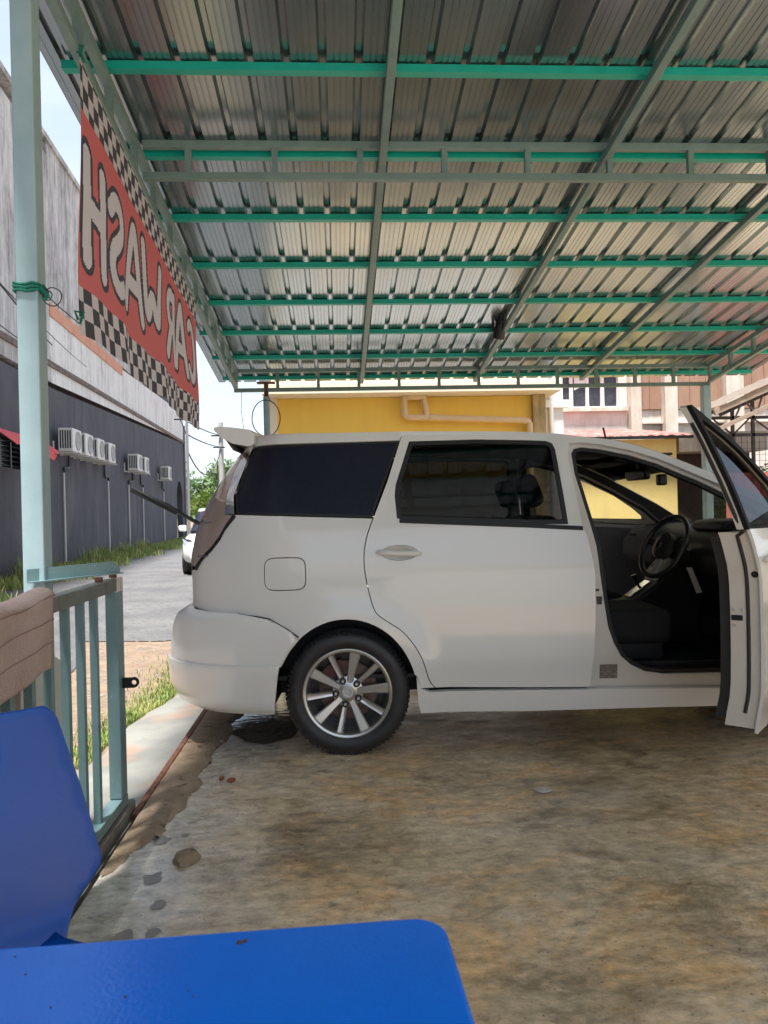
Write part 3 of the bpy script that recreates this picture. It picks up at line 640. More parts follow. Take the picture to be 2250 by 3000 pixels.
for side in (-1, 1):
    # rear quarter
    qp = [(.15, 1.199)]+GAPl[3:]+[(.40, .336), (.372, .336)]+[(x, z) for x, z in ARCH]+BTOP+[(-1.16, .748), (-1.16, .93), (-.96, .945), (-.90, .962), (-.826, 1.014), (-.742, 1.062), (-.68, 1.118), (-.642, 1.173), (-.587, 1.236)]
    fuel = [(-.30+.105*math.copysign(abs(math.cos(t))**.42, math.cos(t)), .929+.082*math.copysign(abs(math.sin(t))**.42, math.sin(t))) for t in np.linspace(0, 2*math.pi, 49)[:-1]]
    panel('quarter_panel', qp, [fuel] if side < 0 else [], side, PAINT, car, 0, .014, .035, .002)
    if side < 0: panel('fuel_flap', fuel, [], side, PAINT, car, .0005, .012, .035, .0028)
    # quarter glass
    qg = [(-.499, 1.598), (.298, 1.606), (.146, 1.203), (-.575, 1.238), (-.594, 1.334), (-.556, 1.449)]
    panel('quarter_glass', qg, [], side, GLASSD, car, -.003, 0, .05)
    panel('window_seal', qg, [poly_off(qg, .012)], side, RUBBER, car, -.0005, .006, .05)
    # roof rail above the quarter glass
    panel('roof_rail', [(-.515, 1.606), (.300, 1.610), (.310, 1.634), (.305, 1.652), (-.1, 1.655), (-.505, 1.660)], [], side, PAINT, car, 0, .01, .03)
    # sliding door
    dw = [(.352, 1.600), (.70, 1.602), (.988, 1.590), (1.075, 1.584), (1.105, 1.570), (1.116, 1.54), (1.140, 1.148), (.943, 1.153), (.30, 1.189), (.275, 1.200), (.267, 1.311), (.273, 1.367)]
    cup = [(.282+.088*math.cos(t), 1.022+.036*math.sin(t)) for t in np.linspace(0, 2*math.pi, 33)[:-1]]
    sd = GAPl[:1]+GAPl[1:]+[(.92, .322)]+SLIDE_F+[(1.0, 1.632), (.446, 1.640), (.335, 1.640), (.315, 1.636)]
    door = empty('sliding_door', (0, 0, 0)); door.parent = car
    panel('door_skin', sd, [dw, cup], side, PAINT, door, .006, .016, .035, .003)
    panel('window_frame', poly_off(dw, -.002), [poly_off(dw, .020)], side, RUBBER, door, .003, .012, .05)
    panel('door_glass', poly_off(dw, .014), [], side, GLASSM, door, -.006, 0, .06)
    panel('belt_trim', [(.285, 1.190), (.943, 1.154), (1.214, 1.134), (1.214, 1.114), (.943, 1.134), (.285, 1.174)], [], side, RUBBER, door, .012, .01, .06)
    mb = MB(); mb.grid([[S(.282+.088*q*math.cos(t), 1.022+.036*q*math.sin(t), side, .003-.035*(1-q**2)) for t in np.linspace(0, 2*math.pi, 25)] for q in (1.02, .9, .7, .4, .05)]); mb.build('handle_cup', PAINT, door, smooth=True, solid=.002)
    hb = []
    for i in range(17):
        t = i/16; a = .160+.236*t; h_ = .0125*(1-abs(2*t-1)**6)**.4+.001; d_ = .030*(1-abs(2*t-1)**5)+.007
        hb.append([S(a, 1.022-.012*(t-.5)+h_*math.sin(p), side, d_+.011*math.cos(p)) for p in np.linspace(0, 2*math.pi, 13)])
    mb = MB(); mb.grid(hb); mb.build('door_handle', PAINT, door, smooth=True)
    panel('door_trim', [(.45, .40), (1.22, .38), (1.22, 1.10), (.15, 1.15), (.13, .80), (.30, .64)], [], side, INTERG, door, -.07, .01, .08)
    # pillars, sill and cant rail around the front opening
    fr = [(1.222, .305), (2.25, .300), (2.30, .5), (2.33, .8), (2.36, 1.02), (2.46, 1.075), (2.46, 1.085)]+[p for p in RL[::-1] if p[0] < 2.3 and p[0] > 1.1]+SLIDE_F[::-1]
    panel('body_frame', fr, [OPEN], side, PAINT_IN, car, -.026, .03, .035)
    panel('pillar_trim', poly_off(fr, .012), [poly_off(OPEN, -.006)], side, INTER, car, -.075, .012, .06)
    panel('a_pillar_skin', [(1.160, 1.612)]+[p for p in RL if 1.14 < p[0]]+[(2.42, 1.06), (2.2, 1.195), (1.952, 1.330), (1.755, 1.428), (1.651, 1.478), (1.508, 1.528), (1.362, 1.562), (1.262, 1.575), (1.20, 1.572), (1.185, 1.50), (1.172, 1.50)], [], side, PAINT, car, -.004, .014, .03)
    panel('door_seal', poly_off(OPEN, -.004), [poly_off(OPEN, .022)], side, RUBBER, car, -.036, .02, .05)
    # inner black sill and kick trim of the opening
    panel('inner_sill', [(1.30, .36), (2.24, .36), (2.24, .42), (1.36, .42)], [], side, INTER, car, -.10, .02, .1)
    # side skirt
    sk = [(.350, .400), (.375, .335), (.42, .318), (.92, .312), (2.02, .298), (2.36, .296), (2.36, .206), (1.5, .206), (.92, .203), (.37, .212), (.357, .26)]
    panel('side_skirt', sk, [], side, PAINT, car, .016, .03, .03)
    # rear lamp
    lens = [(-.587, 1.234), (-.642, 1.171), (-.68, 1.116), (-.742, 1.060), (-.826, 1.012), (-.90, .960), (-1.02, .965), (-1.03, 1.1), (-1.01, 1.25), (-.955, 1.38), (-.86, 1.52), (-.74, 1.625), (-.66, 1.625), (-.575, 1.60), (-.600, 1.568), (-.640, 1.471), (-.660, 1.335), (-.655, 1.237)]
    lamp = empty('rear_lamp', (0, 0, 0)); lamp.parent = car
    panel('lamp_lens', lens, [], side, LENS, lamp, .006, .03, .025, .002)
    panel('lamp_surround', [(-.575, 1.226), (-.640, 1.160), (-.678, 1.104), (-.742, 1.048), (-.826, .999), (-.90, .944), (-.93, .95), (-.826, 1.018), (-.742, 1.067), (-.68, 1.123), (-.642, 1.178), (-.59, 1.24)], [], side, BLACK, lamp, .008, .02, .02)
    for zz0 in (1.19, 1.015):
        panel('lamp_divider', [(-.88, zz0), (-.76, zz0+.005), (-.76, zz0+.011), (-.88, zz0+.006)], [], side, CHROME, lamp, .0085, .002, .03)
    panel('chrome_strip', [(-.655, 1.238), (-.660, 1.335), (-.640, 1.471), (-.600, 1.568), (-.575, 1.602), (-.512, 1.604), (-.566, 1.449), (-.604, 1.334), (-.585, 1.238)], [], side, CHROME, car, .004, .01, .02)
    # wheel-arch liners
    for wx in (0, WB):
        mb = MB(); rows = []
        for yy in (side*.885, side*.80, side*.62):
            rows.append([(wx+.372*math.cos(t), yy, .31+.374*math.sin(t)) for t in np.linspace(-.12, math.pi+.12, 30)])
        mb.grid(rows)
        mb.add([(wx+.40*math.cos(t), side*.62, .31+.40*math.sin(t)) for t in np.linspace(-.05, math.pi+.05, 20)], [tuple(range(20))])
        mb.build('arch_liner', RUBBER, car, fixn=False)
    # front wing
    wing = [(2.26, .306), (2.36, .31)]+[(WB+.385*math.cos(t), .31+.385*math.sin(t)) for t in np.linspace(math.pi-.02, .35, 24)]+[(3.18, .62), (3.22, .78), (3.10, .90), (2.75, 1.005), (2.46, 1.083), (2.39, 1.03), (2.36, .8), (2.33, .5)]
    panel('front_wing', wing, [], side, PAINT, car, 0, .014, .04, .002)
    panel('headlamp', [(3.22, .62), (3.24, .80), (3.12, .895), (3.40, .85), (3.62, .78), (3.66, .66), (3.5, .62)], [], side, CHROME, car, .003, .02, .04)

# rear bumper: sides and back in one moulding
def wrap(z, a0, ex, front=False, n=26, sq=False):
    if sq:        # squarer corner for the bumper moulding
        ins = float(np.interp(z, IG, IV)); xe = float(np.interp(z, XG, XV)); x0 = -.42; Lb = x0-xe; rb = .42; near = []
        for i in range(6): near.append((a0+(min(a0, x0)-a0)*i/5 if a0 > x0 else a0, -(HW-ins+ex), z))
        th0 = math.asin(min(1, max(0, (x0-a0)/Lb)))
        if a0 <= x0: near = []
        for i in range(1 if near else 0, 18):
            th = th0+(math.pi/2-th0)*i/17; near.append((x0-Lb*math.sin(th)-ex*math.sin(th), -(HW-ins-rb*(1-math.cos(th))+ex*math.cos(th)), z))
        while len(near) < 23: near.insert(1, tuple((near[0][k]+near[1][k])/2 for k in range(3)))
        y1 = near[-1][1]
        for i in range(1, 7): near.append((xe-ex-.02*math.sin(i/6*math.pi/2), y1*(1-i/6), z))
        return near+[(x, -y, z_) for x, y, z_ in near[-2::-1]]
    ins = float(np.interp(z, IG, IV))
    if front: L_ = float(np.interp(z, FG, FV))-XF0; ac = XF0+L_*math.pi/2+(HW-ins-RYf)
    else: L_ = XR0-float(np.interp(z, XG, XV)); ac = XR0-L_*math.pi/2-(HW-ins-RYr)
    near = [S(a0+(ac-a0)*i/n, z, -1, ex, False) for i in range(n+1)]
    return near+[(x, -y, z_) for x, y, z_ in near[-2::-1]]
rows = []
zs = [.228, .232, .245, .265, .30, .345, .39, .43, .462, .467, .470, .50, .55, .60, .64, .67, .70, .725, .742]
def bstart(z):
    if z < .47: return float(np.interp(z, [.20, .242, .42, .47], [-.372, -.366, -.342, -.331]))
    if z < .613: return -math.sqrt(max(0, .385**2-(z-.31)**2))*.352/.385-.002
    return float(np.interp(z, [.60, .613, .65, .678, .705, .718, .728, .735, .745], [-.235, -.23, -.283, -.337, -.384, -.448, -.584, -.742, -.92]))
for z in zs:
    ex = .012+.012*sstep(z, .70, .60)+(.014 if z <= .467 else 0)
    if z < .265: ex -= .03*(1-sstep(z, .228, .265))
    if z > .70: ex -= .018*sstep(z, .70, .742)
    rows.append([((p[0], p[1]-(.019*(1-sstep(math.hypot(p[0], z-.31), .40, .53)))*(1 if p[1] < 0 else -1), z) if p[0] > -.55 else p) for p in wrap(z, bstart(z), ex, sq=True)])
rows.append(wrap(.746, bstart(.742), -.10, sq=True))
for side in (-1, 1): panel('bumper_gap', [(x, z+.0035) for x, z in [(-.235, .615)]+BTOP]+[(-.92, .7415)]+[(x, z-.003) for x, z in BTOP[::-1]]+[(-.235, .610)], [], side, RUBBER, car, .0125, .004, .03, flare=True)
mb = MB(); mb.grid(rows); mb.build('rear_bumper', PAINT, car, smooth=True, fixn=False, solid=.012, soff=-1)
# tailgate with glass
rows = []; zs = [.748, .80, .86, .92, .98, 1.04, 1.10, 1.15, 1.155, 1.25, 1.35, 1.45, 1.53, 1.57, 1.595]
for z in zs:
    L_ = XR0-float(np.interp(z, XG, XV)); rows.append(wrap(z, XR0-L_*(1.50 if z < .95 else 1.36), -.002, n=14))
mb = MB(); mb.grid(rows[:8], 0); mb.grid(rows[7:12], 1); mb.grid(rows[11:], 2); mb.build('tailgate', [PAINT, GLASSD, SILVER], car, smooth=True, fixn=False)
# spoiler
mb = MB(); P = []
for k in range(21):
    y = -.655+1.31*k/20; e = 1-abs(y/.655)**8; b_ = .012*(1-(y/.655)**2)
    P.append([(-.478, y, 1.662+b_+.004), (-.505, y, 1.690+b_), (-.60, y, 1.704+b_), (-.67-.01*e, y, 1.710+b_), (-.695-.015*e, y, 1.704+b_), (-.695-.015*e, y, 1.690+b_), (-.65, y, 1.648), (-.60, y, 1.618), (-.51, y, 1.600), (-.480, y, 1.612)])
mb.grid([row+[row[0]] for row in P]); mb.add(P[0], [tuple(range(10))]); mb.add(P[-1], [tuple(range(9, -1, -1))]); mb.build('spoiler', PAINT, car, smooth=True)
mb = MB(); mb.grid([[(-.69, y, 1.684), (-.64, y, 1.636), (-.605, y, 1.585)] for y in np.linspace(-.60, .60, 9)]); mb.build('spoiler_underside', SILVER, car, smooth=True)
# roof
xs = [-.52, -.40, -.2, 0, .2, .4, .6, .8, 1.0, 1.15, 1.3, 1.446]
rows = []
for x in xs:
    zr = rl(x); e1 = S(a_at(x, zr-.030), zr-.030, -1, -.006, False); e0 = S(a_at(x, zr), zr, -1, -.006, False); w = -e0[1]; bow = .10*sstep(x, 1.0, 1.446)
    row = [(e1[0], e1[1], e1[2])]
    for k in range(25):
        t = -1+2*k/24; row.append((e0[0]+bow*(1-t*t), t*w, zr+.035*(1-t*t)*(1-.0)+(.006*(1-t**8)) - .006*(1-t**8)))
    row.append((e1[0], -e1[1], e1[2])); rows.append(row)
mb = MB(); mb.grid(rows); mb.build('roof', PAINT, car, smooth=True, fixn=False, solid=.01, soff=1)
mb = MB(); mb.grid([[(x+(.03 if i == 0 else 0), y*.97, z-.045) for x, y, z in row[1:-1]] for i, row in enumerate(rows)]); mb.build('headliner', HEADL, car, smooth=True, fixn=False)
# windscreen
rows = []
for x, zr in [p for p in RL if p[0] >= 1.44]:
    e0 = S(x, zr, -1, -.012, False); w = -e0[1]; bow = .10+.10*sstep(x, 1.446, 2.46)
    rows.append([(x+bow*(1-t*t), t*w, zr+.030*(1-t*t)) for t in np.linspace(-1, 1, 17)])
mb = MB(); mb.grid(rows); mb.build('windscreen', GLASSC, car, smooth=True, fixn=False)
mb = MB(); mb.grid([[(x, y, z+.003) for x, y, z in rows[0]], [(x, y, z+.003) for x, y, z in rows[1]], [(x, y, z+.003) for x, y, z in rows[2]], [(x, y, z+.003) for x, y, z in rows[3]], [(x, y, z+.003) for x, y, z in [(.45*a[0]+.55*b[0], .45*a[1]+.55*b[1], .45*a[2]+.55*b[2]) for a, b in zip(rows[3], rows[4])]]]); mb.build('screen_band', BLACK, car, smooth=True, fixn=False)
# bonnet and nose
hood = []
for a, zh in ((2.46, 1.085), (2.65, 1.045), (2.85, .985), (3.05, .925), (3.2, .87)):
    e0 = S(a, zh, -1, -.004, False); w = -e0[1]; bow = .20+.14*sstep(a, 2.5, 3.2)
    hood.append([(e0[0]+bow*(1-t*t), t*w, zh+.05*(1-t**4)) for t in np.linspace(-1, 1, 21)])
mb = MB(); mb.grid(hood); mb.build('bonnet', PAINT, car, smooth=True, fixn=False, solid=.01, soff=1)
rows = [wrap(z, 3.09+.09*sstep(z, .3, .6), .006-(.03 if z < .23 else 0), True) for z in (.20, .24, .30, .40, .50, .58, .66, .74, .80, .86)]
mb = MB(); mb.grid(rows); mb.build('front_bumper', PAINT, car, smooth=True, fixn=False, solid=.012, soff=1)
mb = MB(); mb.box(3.50, 3.60, -.34, .34, .36, .56); mb.build('grille', BLACK, car, bevel=.02)
# aerial
mb = MB(); mb.tube([(1.455, -.50, 1.60), (1.44, -.50, 1.67)], .006, 8); mb.build('aerial', BLACK, car, smooth=True)
# underbody
mb = MB(); mb.box(-.78, -.42, -.62, .62, .24, .42); mb.box(-.42, .42, -.60, .60, .26, .50); mb.box(.42, 2.30, -.80, .80, .235, .37); mb.box(2.30, 3.3, -.58, .58, .22, .60); mb.build('underbody', RUBBER, car)
mb = MB(); mb.tube([(-.80, .42, .27), (-.45, .42, .27)], .03, 12); mb.tube([(0, -.6, .31), (0, .6, .31)], .05, 10); mb.build('exhaust', DISC, car, smooth=True)
mb = MB(); mb.box(-.46, -.43, -.80, -.73, .20, .235); mb.build('tow_eye', DISC, car)
# sticker plate on the door pillar and stop buffers
panel('pillar_plate', [(1.285, .355), (1.375, .355), (1.375, .428), (1.285, .428)], [], -1, pm('plate_print', (.28, .24, .20), (.12, .10, .08), scale=60, rough=.5, stretch=(1, 1, 2)), car, -.0225, .002, .04)
panel('striker', [(1.276, .735), (1.300, .735), (1.303, .775), (1.274, .775)], [], -1, BLACK, car, -.0225, .004, .04)
panel('door_switch', [(1.262, .802), (1.288, .802), (1.288, .814), (1.262, .814)], [], -1, BLACK, car, -.0225, .004, .04)
# raised rear wiper
mb = MB(); mb.tube([(-.875, -.06, 1.15), (-.93, -.07, 1.185), (-1.02, -.08, 1.24), (-1.12, -.085, 1.305), (-1.22, -.09, 1.355), (-1.335, -.09, 1.418)], [.014, .013, .011, .012, .009, .006], 8); mb.bar((-1.06, -.08, 1.252), (-1.34, -.09, 1.402), .012, .022); mb.build('rear_wiper', BLACK, car, smooth=True)

# ---- wheels
def make_wheel():
    w = empty('wheel', (0, 0, 0)); RT_ = .316
    mb = MB()
    prof = [(.222, -.088), (.236, -.100), (.262, -.107), (.285, -.104), (.300, -.094), (.3095, -.082), (.3125, -.066), (.3145, -.052), (.308, -.049), (.308, -.043), (.3155, -.041), (.316, -.012), (.309, -.009), (.309, .009), (.316, .012), (.3155, .041), (.308, .043), (.308, .049), (.3145, .052), (.3125, .066), (.3095, .082), (.300, .094), (.285, .104), (.262, .107), (.236, .100), (.222, .088), (.215, .08), (.215, -.08)]
    mb.lathe(prof, 'y', 96, closed=True); ty = mb.build('tyre', TYREM, w, smooth=True)
    mb = MB()
    for k in range(78):
        t = 2*math.pi*k/78; c, s_ = math.cos(t), math.sin(t)
        for sgn in (-1, 1):
            q = []
            for dt in (-.022, .022):
                for r_, y in ((.3135, .056), (.3170, .060), (.3170, .080), (.303, .0975), (.299, .0965)):
                    tt = t+dt; q.append((r_*math.cos(tt), sgn*y, r_*math.sin(tt)))
            mb.add(q, [(0, 1, 2, 3, 4), (9, 8, 7, 6, 5), (1, 6, 7, 2), (2, 7, 8, 3), (3, 8, 9, 4), (0, 5, 6, 1)])
    tr = mb.build('tread_blocks', TYREM, w); tr['kind'] = 'stuff'
    mb = MB(); mb.lathe([(.2275, -.088), (.2275, -.094), (.222, -.097), (.212, -.094), (.206, -.084), (.204, -.06), (.196, -.02), (.192, .06), (.205, .085), (.222, .090), (.224, .08), (.20, .06), (.2, -.02), (.2135, -.07), (.2235, -.085)], 'y', 72, closed=True); mb.build('rim', ALLOY, w, smooth=True)
    def spoke(wide):
        mb = MB(); rows = []
        st = [(.030, .0), (.055, .15), (.09, .35), (.13, .6), (.17, .8), (.200, .95), (.2115, 1)]
        for r_, t in st:
            hw_ = (.0155+.0125*t**1.3) if wide else (.0125+.0055*t)
            yf = -.058-.026*t**1.2 if wide else -.054-.028*t**1.2; yb = yf+.036
            rows.append([(r_, yb, -hw_*.8), (r_, yf+.007, -hw_), (r_, yf, -hw_*.72), (r_, yf-(.0 if wide else -.003), 0), (r_, yf, hw_*.72), (r_, yf+.007, hw_), (r_, yb, hw_*.8)])
        mb.grid(rows); return mb.mesh('spoke')
    msw, msn = spoke(True), spoke(False); msw.materials.append(ALLOY); msn.materials.append(ALLOY)
    for ms_ in (msw, msn):
        bm = bmesh.new(); bm.from_mesh(ms_); bmesh.ops.recalc_face_normals(bm, faces=bm.faces); bm.to_mesh(ms_); bm.free()
        for p in ms_.polygons: p.use_smooth = True
        ms_.set_sharp_from_angle(angle=R(30))
    for k in range(5):
        for off, ms_ in ((5.5, msw), (41.5, msn)):
            o = bpy.data.objects.new('spoke', ms_); COL.objects.link(o); o.parent = w; o.rotation_euler = (0, -R(off+72*k), 0)
    mb = MB(); mb.lathe([(0, -.068), (.030, -.068), (.034, -.064), (.055, -.058), (.078, -.048), (.080, -.02), (0, -.02)], 'y', 40); mb.build('hub', ALLOY, w, smooth=True)
    mb = MB(); mb.lathe([(0, -.0695), (.016, -.0695), (.017, -.073), (.021, -.074), (.0285, -.073), (.030, -.066)], 'y', 40)
    for sx in (-1, 1): mb.bar((sx*.010, -.0715, .010), (sx*.001, -.0715, -.010), .004, .004, (0, 1, 0))
    mb.build('centre_cap', SILVER, w, smooth=True)
    for k in range(5):
        mb = MB(); t = R(41.5+72*k); c = (.062*math.cos(t), 0, .062*math.sin(t)); mb.lathe([(0, -.078), (.006, -.078), (.008, -.074), (.0085, -.062)], 'y', 6, c); mb.build('wheel_nut', SILVER, w)
        mb = MB(); mb.lathe([(.0085, -.064), (.0175, -.0635), (.0175, -.05)], 'y', 20, c); mb.build('nut_recess', BLACK, w)
    mb = MB(); mb.lathe([(.05, .0), (.150, .0), (.150, .02), (.05, .02)], 'y', 48, closed=True); mb.build('brake_disc', DISC, w, smooth=True)
    mb = MB(); mb.lathe([(0, .03), (.198, .03)], 'y', 32); mb.build('brake_shield', BLACK, w)
    mb = MB(); mb.add([(r_*math.cos(t), y, r_*math.sin(t)) for y in (-.025, .03) for r_ in (.10, .165) for t in np.linspace(1.75, 2.5, 7)], [(i, i+1, i+8, i+7) for i in range(6)]+[(i+21, i+22, i+15, i+14) for i in range(6)]+[(i+7, i+8, i+22, i+21) for i in range(6)]); mb.build('caliper', CALI, w)
    # raised sidewall lettering
    LM = pm('sidewall_letters', (.035, .035, .037), rough=.5)
    txt = 'TEXSTAR'
    for i, chx in enumerate(txt):
        cu = bpy.data.curves.new('letter', 'FONT'); cu.body = chx; cu.size = .030; cu.extrude = .0015; cu.align_x = 'CENTER'
        tmp = bpy.data.objects.new('tmp_letter', cu); COL.objects.link(tmp); dg = bpy.context.evaluated_depsgraph_get()
        me = bpy.data.meshes.new_from_object(tmp.evaluated_get(dg)); bpy.data.objects.remove(tmp); me.materials.append(LM)
        th = R(188-9.0*i)
        M_ = Matrix.Translation((.258*math.cos(th), -.1075, .258*math.sin(th))) @ Matrix.Rotation(-(th-math.pi/2), 4, 'Y') @ Matrix.Rotation(math.pi/2, 4, 'X')
        me.transform(M_); o = link('sidewall_letter', me, None, w)
    return w
wheel0 = make_wheel(); wheel0.parent = car; wheel0.location = (0, -.785, .314)
for x, sd_ in ((WB, -1), (0, 1), (WB, 1)):
    w = copy_tree(wheel0, car); w.location = (x, sd_*.785, .314); w.rotation_euler = (0, 0, math.pi if sd_ > 0 else 0)

# ---- front doors, swung open
def front_door(side, ang):
    H_ = (2.33, side*.865, 0.0)
    d = empty('front_door', H_); d.parent = car; d.rotation_euler = (0, 0, ang)
    REAR = [(1.243, .318), (1.254, .39), (1.266, .5), (1.276, .682), (1.279, .9), (1.267, .976), (1.250, 1.08), (1.232, 1.128)]
    low = REAR+[(1.7, 1.120), (2.20, 1.090), (2.34, 1.05), (2.345, .8), (2.32, .5), (2.27, .318)]
    skin = panel('door_skin', low, [], side, PAINT, d, .008, .012, .04, 0, origin=H_, flare=False)
    slab('door_shell', poly_off(low, .014), side, PAINT_IN, d, -.003, -.120, H_)
    slab('door_trim', poly_off(low, .035), side, INTERG if side > 0 else INTER, d, -.120, -.165, H_)
    if side > 0:
        slab('armrest_panel', [(1.35, .86), (1.75, .84), (1.78, .98), (1.40, 1.02)], side, INTER, d, -.165, -.185, H_)
    FO = [(1.232, 1.126), (1.220, 1.255), (1.206, 1.406), (1.192, 1.540), (1.184, 1.626), (1.205, 1.636), (1.262, 1.622), (1.362, 1.590), (1.508, 1.548), (1.651, 1.490), (1.755, 1.440), (1.952, 1.340), (2.15, 1.20), (2.30, 1.085), (2.20, 1.088), (1.7, 1.118)]
    FI = [(1.262, 1.130), (1.252, 1.255), (1.238, 1.406), (1.226, 1.535), (1.232, 1.582), (1.265, 1.582), (1.362, 1.556), (1.508, 1.512), (1.651, 1.460), (1.755, 1.410), (1.93, 1.315), (2.06, 1.215), (2.15, 1.125), (1.7, 1.135)]
    slab('frame_shell', FO, side, PAINT_IN, d, -.014, -.040, H_, .06, [FI])
    slab('frame_trim', poly_off(FO, -.001), side, MATT, d, .006, -.013, H_, .06, [poly_off(FI, .006)])
    panel('door_glass', poly_off(FI, -.01), [], side, GLASSM if side < 0 else GLASSC, d, -.026, 0, .06, 0, origin=H_, flare=False)
    sh = lambda q: (q[0]-H_[0], q[1]-H_[1], q[2]-H_[2])
    mb = MB(); ctr = [(1.300, .325)]+[(a-.006, z) for a, z in poly_off(low, .014)[1:8]]+[(1.210, 1.255), (1.197, 1.406), (1.188, 1.560)]
    seal_ex = lambda z: -.052 if z < 1.10 else -.027
    pts = [sh(S(a+(.006 if z < 1.1 else .0), z, side, seal_ex(z), False)) for a, z in dens(ctr[1:], .03, False)]
    mb.tube(pts, .0075, 8); mb.build('door_seal', RUBBER, d, smooth=True)
    # latch, screws, plug
    def spot_(name, z, ex, r_, mat, h=.004):
        a = 1.268+float(np.interp(z, [.3, .5, .7, .9, 1.0, 1.1], [-.006, .012, .021, .023, .010, -.012])); p = S(a, z, side, ex, False)
        mb = MB(); mb.lathe([(0, -h), (r_*.8, -h), (r_, 0), (r_, .012)], 'x', 14, sh(p)); mb.build(name, mat, d, smooth=True)
    spot_('screw', .800, -.105, .007, SILVER, .006); spot_('screw', .800, -.074, .007, SILVER, .006); spot_('screw', .735, -.104, .007, SILVER, .006)
    spot_('grommet', .945, -.020, .014, BLACK, .003)
    p = S(1.290, .767, side, -.094, False); q = sh(p); mb = MB(); mb.box(q[0]-.004, q[0]+.02, q[1]-.022, q[1]+.022, q[2]-.012, q[2]+.010); mb.build('latch', BLACK, d, bevel=.003)
    hb = []
    for i in range(13):
        t = i/12; a = 1.32+.22*t; h_ = .017*(1-abs(2*t-1)**6)**.4+.001; d_ = .032*(1-abs(2*t-1)**5)+.010
        hb.append([sh(S(a, 1.000+h_*math.sin(p_), side, d_+.011*math.cos(p_))) for p_ in np.linspace(0, 2*math.pi, 11)])
    mb = MB(); mb.grid(hb); mb.build('door_handle', PAINT, d, smooth=True)
    mb = MB(); c = sh(S(2.15, 1.16, side, .10, False)); bm_ = [(-.05, -.10, -.06), (.07, .10, .07)]
    mb.box(c[0]-.05, c[0]+.07, c[1]-.10, c[1]+.10, c[2]-.06, c[2]+.07); mb.build('wing_mirror', PAINT, d, bevel=.035, seg=4, smooth=True)
    return d
front_door(-1, R(51)); front_door(1, -R(36))

# ---- interior
mb = MB(); mb.box(-.75, 2.28, -.80, .80, .372, .392); mb.build('cabin_floor', INTER, car)
mb = MB(); mb.prism([(2.43, 1.085), (2.26, 1.105), (2.10, 1.095), (2.00, 1.06), (1.955, 1.00), (1.955, .93), (1.99, .86), (2.09, .80), (2.16, .60), (2.43, .40)], -.80, .80); dash = mb.build('dashboard', INTER, car, bevel=.02, seg=3, smooth=True)
mb = MB(); mb.prism([(2.04, 1.02), (2.06, 1.09), (1.99, 1.055), (1.945, .995), (1.93, .90), (1.965, .845), (2.05, .84)], .18, .78); mb.build('glovebox', INTERG, dash, bevel=.015, seg=3, smooth=True)
mb = MB()
for yv in (.28, .64): mb.box(1.962, 1.985, yv-.06, yv+.06, 1.005, 1.035)
mb.build('air_vent', BLACK, dash)
mb = MB(); mb.prism([(2.30, 1.10), (2.16, 1.145), (2.05, 1.135), (2.03, 1.09), (2.1, 1.06), (2.3, 1.06)], -.62, -.20); mb.build('binnacle', INTER, dash, bevel=.02, seg=3, smooth=True)
mb = MB(); mb.lathe([(.018, -.0), (.021, -.006), (.034, -.006), (.036, .0)], 'x', 24, (2.03, -.66, .895)); mb.lathe([(.0, -.004), (.012, -.004), (.014, .0)], 'x', 20, (2.03, -.66, .895)); mb.build('air_vent', SILVER, dash, smooth=True)
mb = MB(); mb.prism([(2.12, .93), (1.99, .92), (1.90, .82), (1.86, .76), (1.70, .645), (1.45, .60), (1.30, .60), (1.30, .39), (2.12, .39)], -.13, .13); cons = mb.build('centre_console', INTER, car, bevel=.02, seg=3, smooth=True)
WH = pm('climate_panel_white', (.55, .54, .52), rough=.4)
mb = MB(); mb.prism([(1.985, .925), (1.962, .93), (1.87, .82), (1.852, .765), (1.868, .758)], -.10, .10); cp = mb.build('climate_panel', WH, cons, bevel=.01, seg=3, smooth=True)
for yk in (-.055, 0, .055):
    mb = MB(); mb.lathe([(0, -.018), (.014, -.018), (.018, 0)], 'x', 16, (1.905, yk, .845)); mb.build('climate_knob', BLACK, cons, smooth=True)
mb = MB(); mb.prism([(1.85, .752), (1.72, .663), (1.71, .672), (1.842, .765)], -.05, .05); mb.build('shift_plate', CHROME, cons, bevel=.004)
mb = MB(); mb.tube([(1.79, 0, .72), (1.765, 0, .775), (1.755, 0, .80)], [.008, .009, .02], 10); mb.build('shift_lever', BLACK, cons, smooth=True)
# steering wheel
st = empty('steering_wheel', (1.80, -.40, .995)); st.parent = car; st.rotation_euler = (0, R(27), R(14))
mb = MB(); mb.tube([(0, .185*math.cos(t), .185*math.sin(t)) for t in np.linspace(0, 2*math.pi, 49)[:-1]], .0155, 12, closed=True); mb.build('steering_rim', pm('steering_leather', (.03, .03, .032), rough=.28, spec=.7), st, smooth=True)
mb = MB(); mb.lathe([(0, -.035), (.045, -.033), (.078, -.018), (.085, .01), (.06, .04), (0, .05)], 'x', 28); mb.build('airbag_cover', pm('airbag_plastic', (.035, .035, .038), rough=.4), st, smooth=True)
for a in (10, 170, 270):
    mb = MB(); mb.bar((.005, .06*math.cos(R(a)), .06*math.sin(R(a))), (.005, .178*math.cos(R(a)), .178*math.sin(R(a))), .04 if a != 270 else .055, .016, (1, 0, 0)); mb.build('steering_spoke', SILVER if a == 270 else INTER, st, bevel=.005)
